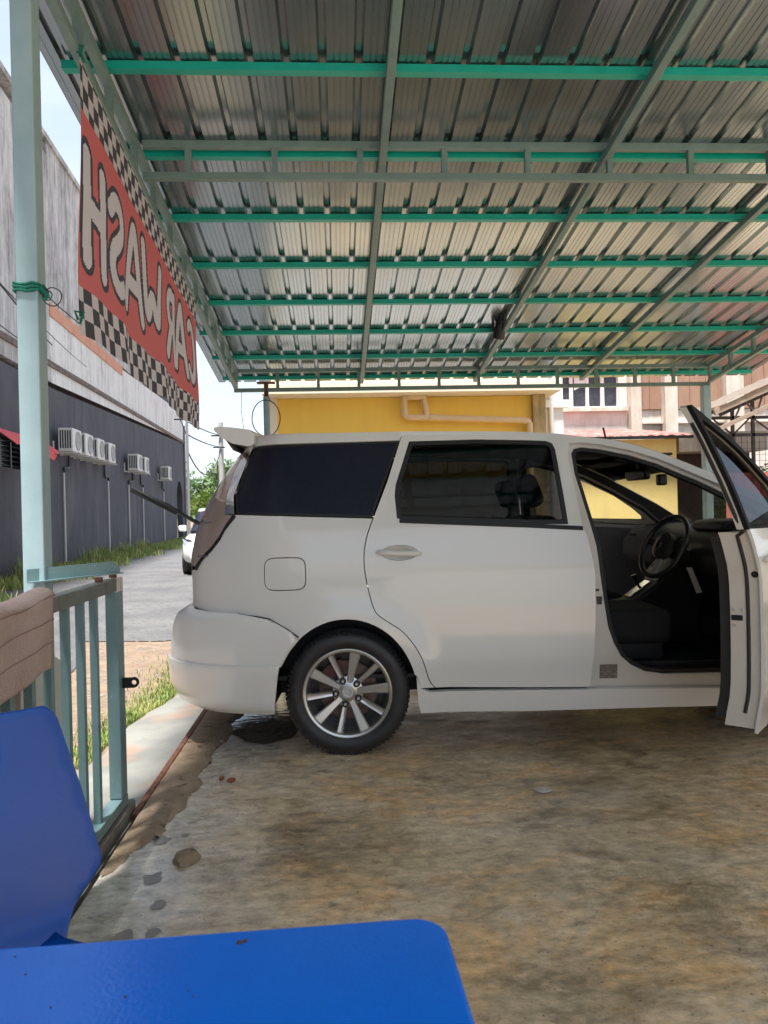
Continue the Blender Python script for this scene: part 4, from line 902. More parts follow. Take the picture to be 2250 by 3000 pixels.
mb = MB(); mb.add([(-.040, .017*math.sin(t)*(1-.35*math.cos(t)), .026*math.cos(t)) for t in np.linspace(0, 2*math.pi, 20)[:-1]]+[(-.033, .017*math.sin(t)*(1-.35*math.cos(t)), .026*math.cos(t)) for t in np.linspace(0, 2*math.pi, 20)[:-1]], [tuple(range(19))]+[(i, (i+1) % 19, (i+1) % 19+19, i+19) for i in range(19)]); mb.build('steering_emblem', CHROME, st)
mb = MB(); mb.tube([(.03, 0, 0), (.28, 0, .0)], .045, 14); mb.build('steering_column', INTER, st, smooth=True)
# stalk
mb = MB(); mb.tube([(1.86, -.38, 1.01), (1.85, -.52, 1.05), (1.84, -.56, 1.06)], .008, 8); mb.build('stalk', BLACK, car, smooth=True)
# mirror, camera pod
mb = MB(); mb.box(-.02, .02, -.125, .125, -.036, .036); o = mb.build('rear_view_mirror', BLACK, car, bevel=.02, seg=4, smooth=True); o.location = (1.80, .02, 1.425); o.rotation_euler = (0, R(-12), R(12))
mb = MB(); mb.tube([(1.80, .02, 1.44), (1.80, .02, 1.515)], .012, 8); mb.build('mirror_stem', BLACK, car, smooth=True)
mb = MB(); mb.box(-.028, .028, -.03, .03, -.04, .03); o = mb.build('dash_camera', BLACK, car, bevel=.012, seg=3, smooth=True); o.location = (1.955, .03, 1.395)
mb = MB(); mb.box(1.60, 1.78, -.62, -.15, 1.500, 1.515); mb.build('sun_visor', HEADL, car, bevel=.006)
mb = MB(); mb.box(1.60, 1.78, .15, .62, 1.500, 1.515); mb.build('sun_visor', HEADL, car, bevel=.006)
mb = MB(); mb.box(1.36, 1.58, -.10, .10, 1.532, 1.56); mb.build('roof_console', HEADL, car, bevel=.01)
# seats
def seat(x, y, w, zb=.40, full=True, lean=20):
    s_ = empty('seat', (x, y, zb)); s_.parent = car
    mb = MB(); mb.box(-.05, .47, -w/2, w/2, .08, .27); o = mb.build('seat_cushion', SEATM, s_, bevel=.05, seg=4, smooth=True)
    mb = MB(); mb.box(-.06, .06, -w/2, w/2, 0, .60); o = mb.build('seat_back', SEATM, s_, bevel=.05, seg=4, smooth=True); o.location = (.0, 0, .22); o.rotation_euler = (0, -R(lean), 0)
    n_ = 1 if w < .7 else 2
    for i in range(n_):
        yy = 0 if n_ == 1 else (-.30+.60*i)
        mb = MB(); mb.box(-.05, .05, -.13, .13, .0, .19); o = mb.build('headrest', SEATM, s_, bevel=.045, seg=4, smooth=True); o.location = (-.62*math.sin(R(lean))+.0, yy, .22+.66*math.cos(R(lean))); o.rotation_euler = (0, -R(lean), 0)
    mb = MB(); mb.box(-.02, .42, -w/2+.04, w/2-.04, 0, .09); mb.build('seat_base', INTER, s_)
seat(1.28, -.40, .50); seat(1.28, .40, .50); seat(.42, .0, 1.24); seat(-.42, 0, 1.10, .42)
# lanyard hanging from the ignition
mb = MB(); mb.add([(1.905, -.45, .875), (1.935, -.45, .875), (1.985, -.46, .735), (1.955, -.46, .728)], [(0, 1, 2, 3)]); ly = mb.build('key_lanyard', PAINT_IN, None, solid=.004, soff=0)
ly.location = CAR_O; ly.rotation_euler = (0, 0, CAR_RZ); tag(ly, 'short white key strap dangling from the ignition below the steering wheel', 'key strap')
mb = MB(); mb.tube([(1.965, -.46, .732), (1.972, -.46, .70), (1.98, -.46, .688), (1.985, -.46, .70), (1.975, -.46, .732)], .003, 5, closed=True); mb.build('strap_loop', BLACK, ly, smooth=True)
# ------------------------------------------------------------------ railing beside the bay
CURB = pm('curb_concrete', (.13, .13, .12), (.22, .21, .19), scale=9, rough=.85, bump=.4, world_co=True)
mb = MB(); mb.box(-.985, -.885, .2, 3.24, -.06, .045)
tag(mb.build('curb', CURB, bevel=.01), 'low dark concrete curb under the railing', 'curb')
fence = empty('railing', (-.92, 1.0, .045), 0, 'grey green steel railing on the low curb, a latch lug on its end post', 'railing')
mb = MB(); mb.bar((0, -.8, .030), (0, 2.165, .030), .05, .045); mb.build('bottom_rail', FENCEM, fence, bevel=.004)
mb = MB(); mb.bar((0, -.8, .918), (0, 2.075, .918), .05, .05); mb.build('top_rail', FENCEWORN, fence, bevel=.004)
mb = MB(); mb.box(-.025, .025, 2.078, 2.160, .0535, .945); mb.build('end_post', FENCEM, fence, bevel=.005)
mb = MB(); mb.box(-.0255, .0255, 2.0775, 2.1605, .885, .9455); mb.build('weld_patch', pm('white_primer', (.65, .62, .6), (.3, .15, .1), scale=18, rough=.7, lo=.5, hi=.7), fence, bevel=.005)
y = 1.860
mbb = MB(); mbb.box(-.0125, .0125, -.014, .014, .0535, .8925); bme = mbb.mesh('bar'); bme.materials.append(FENCEM)
while y > -.8:
    o = bpy.data.objects.new('bar', bme); COL.objects.link(o); o.parent = fence; o.location = (0, y, 0); y -= .1475
mb = MB(); pts = [(0, 2.155), (0, 2.21)]
prof = [(2.16, .02), (2.205, .02)]+[(2.205+.022*math.sin(t), .022*math.cos(t)) for t in np.linspace(0, math.pi, 12)]+[(2.16, -.022)]
hole = [(2.207+.010*math.cos(t), .010*math.sin(t)) for t in np.linspace(0, 2*math.pi, 17)[:-1]]
vo, T = tri_region(prof, [hole], .03); mb.add([(a-2.135, 2.12, .515+b) for a, b in vo], T); mb.build('latch_lug', BLACK, fence, solid=.008, soff=0)
mb = MB()
for yb in (1.93, 2.11): mb.box(-.012, .012, yb-.012, yb+.012, .945, .962)
mb.build('rusty_stub', RUST, fence)
# angle plate from post to railing
mb = MB(); a = Vector((-1.165, 2.875, 1.0)); b_ = Vector((-.885, 3.09, 1.012))
d = (b_-a).normalized(); sd = Vector((d.y, -d.x, 0))
up_ = Vector((0, 0, .048))
mb.add([a, b_, b_+up_*.45-d*.0, b_-d*.03+up_, a+up_, a+sd*.035, b_+sd*.035], [(0, 1, 2, 3, 4), (0, 5, 6, 1)])
tag(mb.build('angle_bracket', FENCEM, solid=.005, soff=0), 'painted angle iron lying across from the post to the railing end', 'bracket')
# towel
TOWEL = pm('towel', (.42, .29, .26), (.50, .36, .32), scale=8, rough=.95, bump=.7, bscale=160, sheen=.4, c3=(.33, .22, .2), scale3=4, lo3=.5, hi3=.7)
mb = MB(); P = []
nu, nv = 46, 60
for i in range(nu+1):
    s_ = i/nu; y = 1.25+1.105*s_; row = []
    hang = .285+.03*math.sin(s_*5)-.0*s_; hangb = .42
    for j in range(nv+1):
        t = -hangb+(hang+hangb)*j/nv          # arc length, + on the near (inner) side
        r_ = .036
        if abs(t) < r_*1.4: ang = t/(r_*1.4)*math.pi/2; x = r_*math.sin(ang); z = .992+r_*.75*math.cos(ang)-.006
        else:
            sg = 1 if t > 0 else -1; dd = abs(t)-r_*1.4; x = sg*(r_+.012*dd*4*(.5+.5*math.sin(s_*9+sg))+.006*math.sin(s_*23+dd*9)); z = .986-dd
        yy = y+.018*math.sin(t*9+1)*(.4+s_)+(-.02*abs(t))*(1 if s_ > .5 else 0)
        row.append((-.92+x, yy, z+.008*math.sin(s_*14)*(abs(t) < .1)))
    P.append(row)
mb.grid(P); o = tag(mb.build('towel', TOWEL, smooth=True, fixn=False, solid=.008, soff=0), 'pinkish brown towel draped over the top of the railing', 'towel')
# woven stripes of the towel as thin raised bands
BAND = pm('towel_band', (.30, .19, .17), rough=.95)
mb = MB()
for k in range(5):
    j = int(nv*(.47+.10*k+.02)); jj = min(nv-1, j)
    mb.grid([[(P[i][jj][0]+.0062, P[i][jj][1], P[i][jj][2]) for i in range(nu+1)], [(P[i][jj][0]+.0062, P[i][jj][1], P[i][jj][2]-.004) for i in range(nu+1)]])
mb.build('woven_band', BAND, o)
# white board with rounded corner standing behind the railing
bp = [(1.2, -.05), (2.88, -.05), (2.905, .22), (2.90, .45), (2.87, .60), (2.80, .72), (2.68, .775), (1.2, .775)]
vo, T = tri_region(bp, (), .1); mb = MB(); mb.add([(-1.03+.0*z, y, z) for y, z in vo], T)
tag(mb.build('white_board', WHITEP, solid=.012, soff=0, fixn=False), 'white plastic board with a rounded corner standing behind the railing', 'board')

# ------------------------------------------------------------------ blue table and chair
def blue_mat(name, c, gl):
    return pm(name, c, tuple(q*.9 for q in c), scale=3, rough=gl, rvar=.06, bump=.05, bscale=160, c3=tuple(q*.45 for q in c), scale3=9, lo3=.68, hi3=.74)
TABM = blue_mat('blue_table_top', (.0, .20, .95), .17); CHM = pm('blue_chair_plastic', (.0, .062, .34), (.0, .055, .31), scale=4, rough=.32, bump=.04, bscale=200)
tb = empty('table', (.112, .886, 0), R(1.6), 'blue table with rounded corners and a speckled dirty top', 'table')
def rrect(x0, x1, y0, y1, r, n=8):
    out = []
    for cx, cy, a0 in ((x1-r, y1-r, 0), (x0+r, y1-r, 90), (x0+r, y0+r, 180), (x1-r, y0+r, 270)):
        out += [(cx+r*math.cos(R(a0+90*i/n)), cy+r*math.sin(R(a0+90*i/n))) for i in range(n+1)]
    return out
rr = rrect(-1.05, 0, -.62, 0, .038); n = len(rr); mb = MB()
mb.add([(x, y, .725) for x, y in rr]+[(x, y, .75) for x, y in rr], [tuple(range(n))[::-1], tuple(range(n, 2*n))]+[(i, (i+1) % n, (i+1) % n+n, i+n) for i in range(n)])
mb.build('table_top', TABM, tb, bevel=.006, seg=4, smooth=True)
for x in (-.93, -.12):
    for y in (-.52, -.10):
        mb = MB(); mb.tube([(x, y, .725), (x, y, 0)], .014, 12); mb.build('leg', STEEL, tb, smooth=True)
mb = MB(); mb.bar((-.93, -.10, .70), (-.12, -.10, .70), .02, .03); mb.bar((-.93, -.52, .70), (-.12, -.52, .70), .02, .03); mb.build('frame', STEEL, tb)
# grains of dirt lying on the table
SPK = pm('dirt_speck', (.10, .06, .05), rough=.8); mb = MB(); random.seed(11)
for (x, y, r_) in [(-.235, -.028, .004), (-.229, -.026, .003), (-.34, -.11, .0015)]+[(random.uniform(-.5, -.01), random.uniform(-.22, -.02), random.uniform(.0006, .0010)) for _ in range(6)]:
    mb.lathe([(0, .0012+.751), (r_*.7, .0010+.751), (r_, .7503)], 'z', 7, (x, y, 0))
sp = mb.build('dirt_specks', SPK, tb); sp['kind'] = 'stuff'
# chair: moulded shell, narrow waist, grip slot
ch = empty('chair', (-.572, 1.22, 0), R(34), 'blue moulded plastic chair with a grip slot in its back behind the table', 'chair')
def wch(z):    # half width by height
    return float(np.interp(z, [.43, .46, .50, .53, .548, .562, .70, .845, .862], [.15, .162, .19, .222, .238, .240, .210, .172, .160]))
zs = [.44+.0125*i for i in range(36)]
outl = [(wch(z), z) for z in zs if z < .86]+[(.150, .868), (-.150, .868)]+[(-wch(z), z) for z in reversed(zs) if z < .86]
slot = [(-.062, .765), (.050, .765), (.066, .785), (.064, .815), (.052, .825), (-.052, .825), (-.064, .815), (-.066, .785)]
slot = [(x, z-.005) for x, z in slot]
vo, T = tri_region(outl, [chaikin(slot, 2)], .022); mb = MB()
mb.add([(x, .17+.16*(z-.44)+.22*x*x+(-.03*sstep(z, .50, .44)), z) for x, z in vo], T)
mb.build('backrest', CHM, ch, smooth=True, solid=.012, soff=0, fixn=False, bevel=.004)
mb = MB(); P = []
for i in range(13):
    v = i/12; y = .16-.40*v; hw_ = .14+.06*sstep(v, 0, .3); zc = .445-.012*math.sin(v*math.pi)-.03*sstep(v, .85, 1)
    P.append([(hw_*t, y, zc+.018*abs(t)**3) for t in np.linspace(-1, 1, 15)])
mb.grid(P); mb.build('seat', CHM, ch, smooth=True, solid=.010, soff=0, fixn=False)
for sx in (-1, 1):
    for y0, y1 in ((.12, .19), (-.18, -.22)):
        mb = MB(); mb.tube([(sx*.12, y0, .43), (sx*.17, y0*1.05, .41), (sx*.20, y1, 0)], .011, 10); mb.build('leg', STEEL, ch, smooth=True)

# ------------------------------------------------------------------ left building and its air conditioners
GREYW = pm('dark_grey_plaster', (.055, .055, .068), (.085, .083, .098), scale=2.2, rough=.85, bump=.25, bscale=14, stretch=(1, 1, .35), detail=8, c3=(.115, .11, .12), scale3=1.2, lo3=.55, hi3=.75)
def stained_wall(name, c, dirt, dens_=.5):
    mt = bpy.data.materials.new(name); mt.use_nodes = True; nt = mt.node_tree; N = nt.nodes; L = nt.links; b = N['Principled BSDF']; b.inputs['Roughness'].default_value = .9
    co = N.new('ShaderNodeTexCoord'); outs = []
    for sc, st, det in ((1.3, (1, 1, .35), 9), (5, (1, 1, .08), 7), (4.5, (1, 1, .6), 10)):
        mp_ = N.new('ShaderNodeMapping'); mp_.inputs['Scale'].default_value = st; L.new(co.outputs['Object'], mp_.inputs['Vector'])
        n = N.new('ShaderNodeTexNoise'); n.inputs['Scale'].default_value = sc; n.inputs['Detail'].default_value = det; n.inputs['Roughness'].default_value = .7; L.new(mp_.outputs['Vector'], n.inputs['Vector']); outs.append(n.outputs['Fac'])
    a1 = N.new('ShaderNodeMath'); a1.operation = 'ADD'; L.new(outs[0], a1.inputs[0]); L.new(outs[1], a1.inputs[1])
    a2 = N.new('ShaderNodeMath'); a2.operation = 'MULTIPLY_ADD'; L.new(outs[2], a2.inputs[0]); a2.inputs[1].default_value = .6; L.new(a1.outputs[0], a2.inputs[2])
    rp = N.new('ShaderNodeValToRGB'); e = rp.color_ramp.elements; e[0].position = dens_-.0; e[1].position = min(1, dens_+.26); e[0].color = (*c, 1); e[1].color = (*dirt, 1)
    mr = N.new('ShaderNodeMath'); mr.operation = 'MULTIPLY'; mr.inputs[1].default_value = .5; L.new(a2.outputs[0], mr.inputs[0]); L.new(mr.outputs[0], rp.inputs['Fac']); L.new(rp.outputs['Color'], b.inputs['Base Color'])
    bp_ = N.new('ShaderNodeBump'); bp_.inputs['Strength'].default_value = .3; bp_.inputs['Distance'].default_value = .02; L.new(outs[2], bp_.inputs['Height']); L.new(bp_.outputs['Normal'], b.inputs['Normal'])
    return mt
WEATH = stained_wall('weathered_white_wall', (.60, .59, .57), (.13, .125, .12), .54)
CLEANW = stained_wall('rain_streaked_white_wall', (.72, .71, .68), (.30, .28, .25), .62)
bl = empty('grey_building', (-7.27, 20.04, 0), R(3.735), 'tall building with a dark grey plaster base and stained white upper wall', 'building')
zb = lambda t: 4.62+.035*max(0, t)
arch = [(20.9, 0)]+[(22.0+1.1*math.cos(t), 2.1+1.1*math.sin(t)) for t in np.linspace(math.pi, 0, 14)]+[(23.1, 0)]
outer = [(-40, -.08), (20.9, -.08)]+arch+[(23.1, -.08), (24.25, -.08), (24.25, zb(24.25)), (0, zb(0)), (-40, zb(0))]
winh = [(-4.9, 2.38), (-2.35, 2.38), (-2.35, 3.08), (-4.9, 3.08)]
vo, T = tri_region(outer, [winh], 2.0); mb = MB(); mb.add([(0, t, z) for t, z in vo], T)
for lp in (outer, winh):
    n = len(lp); mb.add([(0, t, z) for t, z in lp]+[(-.3, t, z) for t, z in lp], [(i, (i+1) % n, (i+1) % n+n, i+n) for i in range(n)])
mb.build('base_wall', GREYW, bl, fixn=False)
mb = MB(); mb.box(-1.2, -1.0, 20, 24, -.08, 3.6); mb.build('arch_recess', BLACK, bl)
mb = MB(); mb.box(-6, -.30, -40, 24.2, 4.8, 11.0); mb.box(-6, -1.3, -40, 24.2, 0, 4.8); mb.box(-1.3, -.32, -40, 20.5, 0, 4.8); mb.build('rear_mass', GREYW, bl)
mb = MB(); mb.prism([(0, 0), (1, 0)], 0, 1) if False else None
mb.add([(.05, -40, zb(0)), (.05, 24.3, zb(24.3)), (.05, 24.3, zb(24.3)+.14), (.05, -40, zb(0)+.14), (-.3, -40, zb(0)), (-.3, 24.3, zb(24.3)), (-.3, 24.3, zb(24.3)+.14), (-.3, -40, zb(0)+.14)], [(0, 1, 2, 3), (3, 2, 6, 7), (0, 4, 5, 1), (1, 5, 6, 2), (0, 3, 7, 4)])
mb.build('ledge', pm('ledge_dirt', (.10, .085, .075), (.22, .17, .14), scale=6, rough=.9, bump=.3), bl)
mb = MB(); mb.add([(0, -.35, zb(0)+.13), (0, 24.2, zb(24.2)+.13), (0, 24.2, 7.2), (0, -.35, 6.45)], [(0, 1, 2, 3)]); mb.add([(0, 24.2, 4), (-6, 24.2, 4), (-6, 24.2, 7.2), (0, 24.2, 7.2)], [(0, 1, 2, 3)]); mb.build('upper_wall', CLEANW, bl)
mb = MB(); mb.box(-.2, .03, -.40, 8, 6.46, 6.80); mb.build('painted_band', pm('orange_band', (.55, .24, .15), (.6, .32, .22), scale=3, rough=.85), bl)
mb = MB(); mb.box(-.3, .0, -40, -.35, zb(0)+.14, 10.6); mb.box(-.3, .0, -.35, 12, 6.80, 10.95); mb.build('upper_wall', WEATH, bl)
mb = MB(); mb.box(-.32, .06, -40, 12.05, 10.95, 11.1); mb.build('coping', WEATH, bl)
# louvred window
wnd = empty('window', (0, 0, 0)); wnd.parent = bl
mb = MB(); mb.box(-.28, -.26, -4.9, -2.35, 2.38, 3.08); mb.build('pane', pm('dark_window', (.01, .012, .016), rough=.2), wnd)
for t in (-4.86, -4.25, -3.63, -3.01, -2.39):
    mb = MB(); mb.box(-.16, -.10, t-.03, t+.03, 2.38, 3.08); mb.build('window_frame', BLACK, wnd)
for k in range(6):
    mb = MB(); mb.bar((-.13, -4.85, 2.45+.11*k), (-.13, -2.4, 2.45+.11*k), .05, .012, (1, 0, 1)); mb.build('louvre', BLACK, wnd)
# drain pipe and arch lamp
mb = MB(); mb.tube([(.06, 24.0, 6.5), (.06, 24.0, -.05)], .06, 8); mb.build('drain_pipe', pm('grey_pipe', (.22, .22, .22), rough=.5), bl, smooth=True)
# red cloth awning over the window
REDC = pm('red_cloth', (.55, .07, .08), (.66, .12, .12), scale=30, rough=.9, bump=.4, bscale=80)
mb = MB(); P = []
for i in range(19):
    v = i/18; row = []
    for j in range(31):
        u_ = j/30; t = -5.4+2.75*u_; sag = .12*math.sin(u_*math.pi*2.2+.4)
        row.append((.05+.75*v, t+.05*math.sin(v*7), 3.16-.28*v-.30*v*v*(.6+.4*math.sin(u_*9))+sag*v+.03*math.sin(u_*30+v*4)*v))
    P.append(row)
mb.grid(P); o = mb.build('cloth_awning', REDC, smooth=True, fixn=False, solid=.012, soff=0); o.location = bl.location; o.rotation_euler = bl.rotation_euler
tag(o, 'faded red cloth awning sagging over the dark window', 'awning')
mb = MB()
for t in (-5.3, -2.8): mb.tube([(0, t, 3.17), (.8, t, 2.7)], .015, 6)
mb.build('awning_frame', BLACK, o)
# air conditioners
ACW = pm('ac_white', (.66, .65, .62), (.6, .58, .54), scale=5, rough=.5)
def ac_unit(loc_t, label):
    e = empty('air_conditioner', (0, 0, 0), bl.rotation_euler.z, label, 'air conditioner', 'air conditioners on the grey wall')
    M_ = Matrix.Translation(bl.location) @ Matrix.Rotation(bl.rotation_euler.z, 4, 'Z'); e.location = M_ @ Vector((0, loc_t, 2.98)); return e
def ac_parts(e):
    mb = MB(); mb.box(.16, .52, 0, .82, 0, .60); mb.build('casing', ACW, e, bevel=.015)
    mb = MB(); mb.lathe([(0, .535), (.05, .535), (.06, .525), (.225, .525), (.245, .54), (.25, .522)], 'x', 28, (0, .48, .30)); mb.build('fan_guard', pm('ac_grille_'+str(len(bpy.data.materials)), (.33, .33, .32), rough=.6), e, smooth=True)
    for k in range(5):
        mb = MB(); mb.box(.20+.06*k, .235+.06*k, -.006, .002, .08, .54); mb.build('end_slot', BLACK, e)
    mb = MB(); mb = None
    for yy in (.10, .72):
        mb = MB(); mb.bar((0, yy, -.03), (.58, yy, -.03), .04, .04); mb.bar((.02, yy, -.05), (.02, yy, .28), .038, .03, (0, 1, 0)); mb.build('bracket', ACW, e)
acs = [(-.46, 'white air conditioner nearest the window, one of four in a row'), (.76, 'second air conditioner from the window in the row of four'), (2.08, 'third air conditioner from the window in the row of four'), (3.48, 'last of the row of four air conditioners, beside a long gap'), (7.9, 'air conditioner of the pair, on the side towards the window'), (9.3, 'air conditioner of the pair, on the side towards the arch'), (15.0, 'single white air conditioner on its own beside the arched doorway')]
first = None
for t, lab in acs:
    e = ac_unit(t, lab)
    if first is None: first = e; ac_parts(e)
    else:
        for chd in list(first.children): copy_obj(chd, e)
def pipe(name, pts, r_, mat, label, cat, group):
    mb = MB(); mb.tube(pts, r_, 6); o = mb.build(name, mat, None, smooth=True); o.location = bl.location; o.rotation_euler = bl.rotation_euler; return tag(o, label, cat, group)
PIPEW = pm('conduit_white', (.55, .54, .52), rough=.6)
for (t, tt, lab) in ((.36, .8, 'conduit below the first air conditioner of the row of four'), (5.3, 4.75, 'conduit below the last air conditioner of the row of four'), (8.5, 9.2, 'conduit below the pair of air conditioners, towards the window'), (11.25, 10.7, 'conduit below the pair of air conditioners, towards the arch'), (16.4, 15.9, 'conduit below the single air conditioner')):
    o = pipe('conduit', [(.05, t, 2.5), (.05, t, -.05)], .028, PIPEW, 'thin white '+lab, 'conduit', 'white conduits down the grey wall')
    mb = MB(); mb.tube([(.06, tt, 3.0), (.06, tt, 2.70), (.06, tt+(t-tt)*.15, 2.62), (.06, t, 2.60), (.06, t, 2.48)], .035, 6); mb.build('insulated_pipe', BLACK, o, smooth=True)

# ------------------------------------------------------------------ foliage helpers
def leaf_mat(name, c1, c2, c3):
    mt = pm(name, c1, c2, scale=1.7, rough=.55, lo=.35, hi=.62, world_co=True, c3=c3, scale3=6, lo3=.5, hi3=.7); nt = mt.node_tree; N = nt.nodes; L = nt.links
    b = N['Principled BSDF']; src = b.inputs['Base Color'].links[0].from_socket; tl = N.new('ShaderNodeBsdfTranslucent'); L.new(src, tl.inputs['Color'])
    ms = N.new('ShaderNodeMixShader'); ms.inputs['Fac'].default_value = .3; L.new(b.outputs['BSDF'], ms.inputs[1]); L.new(tl.outputs['BSDF'], ms.inputs[2]); L.new(ms.outputs['Shader'], N['Material Output'].inputs['Surface']); return mt
LEAF = leaf_mat('tree_leaves', (.035, .09, .02), (.10, .17, .035), (.02, .06, .02))
LEAF2 = leaf_mat('bright_leaves', (.09, .16, .03), (.20, .26, .06), (.05, .11, .02))
GRASSM = leaf_mat('grass_blades', (.13, .22, .045), (.32, .38, .11), (.42, .36, .15))
BARK = pm('bark', (.10, .08, .06), (.16, .13, .10), scale=6, rough=.9, bump=.5)
def leaves(mb, c, rad, n, size, rng, flatz=.8):
    for _ in range(n):
        d = Vector((rng.gauss(0, 1), rng.gauss(0, 1), rng.gauss(0, 1))); d.normalize(); r_ = rng.random()**.45
        p = Vector(c)+Vector((d.x*rad*r_, d.y*rad*r_, d.z*rad*flatz*r_)); q = Vector((rng.gauss(0, 1), rng.gauss(0, 1), rng.gauss(0, .7))).normalized(); s_ = q.orthogonal().normalized()
        L_ = size*rng.uniform(.6, 1.3); W_ = L_*.45
        mb.add([p-q*L_*.5, p+s_*W_*.5, p+q*L_*.5, p-s_*W_*.5], [(0, 1, 2, 3)])
def tree(x, y, h, rad, label, seed, mat=LEAF, size=.55, n=2200, name='tree'):
    rng = random.Random(seed); e = empty(name, (x, y, -.08), rng.uniform(0, 6), label, 'tree', 'trees at the end of the road')
    mb = MB(); top = Vector((rng.uniform(-.3, .3), rng.uniform(-.3, .3), h*.62)); mb.tube([(0, 0, 0), tuple(top*.5+Vector((.1, .05, 0))), tuple(top)], [.035*h*.5, .028*h*.5, .014*h*.5], 8)
    cl = []
    for k in range(13):
        a = rng.uniform(0, 6.28); rr_ = rad*rng.uniform(.15, .85); c = Vector((rr_*math.cos(a), rr_*math.sin(a), h*rng.uniform(.42, .92))); cl.append(c)
        mb.tube([tuple(top*rng.uniform(.5, .95)), tuple((top+c)*.5), tuple(c)], [.012*h*.5, .008*h*.5, .004*h], 5)
    mb.build('trunk', BARK, e, smooth=True); mb = MB()
    for c in cl: leaves(mb, c, rad*rng.uniform(.28, .5), n//13, size, rng)
    mb.build('crown', mat, e, fixn=False); return e
tree(-17.8, 82, 7.6, 4.0, 'rounded dark green tree at the end of the road beside the grey building', 1)
tree(-14.6, 88, 6.6, 3.6, 'broad green tree at the end of the road behind the roadside pole', 2)
tree(-11.6, 84, 7.4, 3.8, 'green tree at the end of the road half hidden by the minivan tail lamp', 3, LEAF)
tree(-8.6, 92, 7.0, 3.8, 'green tree at the end of the road hidden behind the minivan', 4, LEAF)
tree(-13.2, 66, 3.6, 2.2, 'low yellow green shrubby tree at the foot of the tall trees', 5, LEAF2, .4)
tree(-10.0, 62, 3.2, 2.0, 'low yellow green bush beside the road near the utility pole', 6, LEAF2, .4)
hm = MB(); P = []
for i in range(41):
    x = -160+200*i/40; P.append([(x, 190, -1), (x, 195, 4.2+2.2*mnoise.noise((x*.04, 1, 0))+1.2*mnoise.noise((x*.2, 3, 0))), (x, 230, 7)])
tag(hm.grid(P).build('hills', pm('far_wood', (.05, .09, .035), (.09, .14, .05), scale=.3, rough=.95, world_co=True, bump=.8, bscale=.8), fixn=False), kind='structure')
# grass
def blades(name, pts, hmin, hmax, mat, label, seed, wid=.006, z0=-.07):
    rng = random.Random(seed); mb = MB()
    for x, y in pts:
        h = rng.uniform(hmin, hmax); a = rng.uniform(0, 6.28); ln = rng.uniform(.1, .7)*h; dx, dy = math.cos(a), math.sin(a); w = wid*rng.uniform(.7, 1.5); px, py = -dy*w, dx*w
        mb.add([(x-px, y-py, z0), (x+px, y+py, z0), (x+dx*ln*.4+px*.7, y+dy*ln*.4+py*.7, z0+h*.6), (x+dx*ln*.4-px*.7, y+dy*ln*.4-py*.7, z0+h*.6), (x+dx*ln, y+dy*ln, z0+h)], [(0, 1, 2, 3), (3, 2, 4)])
    o = mb.build(name, mat, fixn=False); tag(o, label, 'grass', kind='stuff'); return o
rng = random.Random(21)
pts = []
for _ in range(9000):
    t = rng.uniform(-12, 24); w = rng.random()**1.6*(1.0+.45*math.sin(t*1.3)+.3*math.sin(t*3.1)); pts.append((-7.27-.0652*t+.06+w, 20.04+.998*t))
blades('grass', pts, .06, .26, GRASSM, 'unkempt grass growing along the foot of the grey wall', 1, .014)
pts2 = [(-7.27-.0652*t+.15+rng.random()*.5, 20.04+.998*t) for t in [rng.choice([-3.4, -2.6, 1.8, 3.3, 6, 9])+rng.gauss(0, .35) for _ in range(700)]]
blades('tall_weeds', pts2, .25, .6, GRASSM, 'taller weeds sticking up from the grass along the grey wall', 2, .014)
pts = []
for _ in range(5200):
    y = rng.uniform(4.0, 7.7); xe = float(np.interp(y, [4.0, 4.6, 5.36, 6.0, 7.7], [-1.33, -1.34, -1.19, -1.16, -1.1])); w = float(np.interp(y, [4, 4.8, 6, 7, 7.7], [.10, .25, .32, .40, .1])); pts.append((xe-.02-abs(rng.gauss(0, .5))*w, y))
blades('grass', pts, .015, .055, GRASSM, 'patchy short grass between the apron and the sandy verge', 3, .0035)
# pebbles on the verge
rng = random.Random(5); mb = MB()
for _ in range(900):
    x = rng.uniform(-2.7, -1.3); y = rng.uniform(3.2, 8.2); r_ = rng.uniform(.004, .014)
    mb.lathe([(0, r_*.8), (r_*.8, r_*.45), (r_, 0)], 'z', 5, (x, y, -.074))
tag(mb.build('pebbles', pm('pebble', (.20, .16, .13), (.30, .25, .21), scale=9, rough=.9, world_co=True)), 'small loose pebbles on the sandy verge', 'pebbles', kind='stuff')

# ------------------------------------------------------------------ parked white car behind
pc = empty('parked_car', (-2.84, 18.6, -.066), R(-84), 'white hatchback parked on the road behind the minivan, facing the wash bay', 'car')
def loft(stations, name, mat, parent, n=24):
    mb = MB(); rows = []
    for x, w, z0, z1 in stations:
        row = []
        for k in range(n):
            t = 2*math.pi*k/n; c, s_ = math.cos(t), math.sin(t); row.append((x, w*math.copysign(abs(c)**.45, c), (z0+z1)/2+(z1-z0)/2*math.copysign(abs(s_)**.5, s_)))
        rows.append(row+[row[0]])
    mb.grid(rows); mb.add(rows[0][:-1], [tuple(range(n))]); mb.add(rows[-1][:-1], [tuple(range(n))]); return mb.build(name, mat, parent, smooth=True)
loft([(-1.90, .70, .30, .85), (-1.80, .80, .22, .95), (-1.2, .84, .20, .98), (0, .85, .20, .98), (.9, .84, .20, .95), (1.5, .82, .22, .85), (1.80, .76, .25, .74), (1.92, .62, .30, .66)], 'body', PAINT, pc)
loft([(-1.70, .58, .9, 1.20), (-1.35, .62, .9, 1.43), (-.6, .64, .9, 1.49), (.2, .62, .9, 1.44), (.75, .66, .9, 1.12), (1.05, .68, .9, .98)], 'cabin', GLASSD, pc)
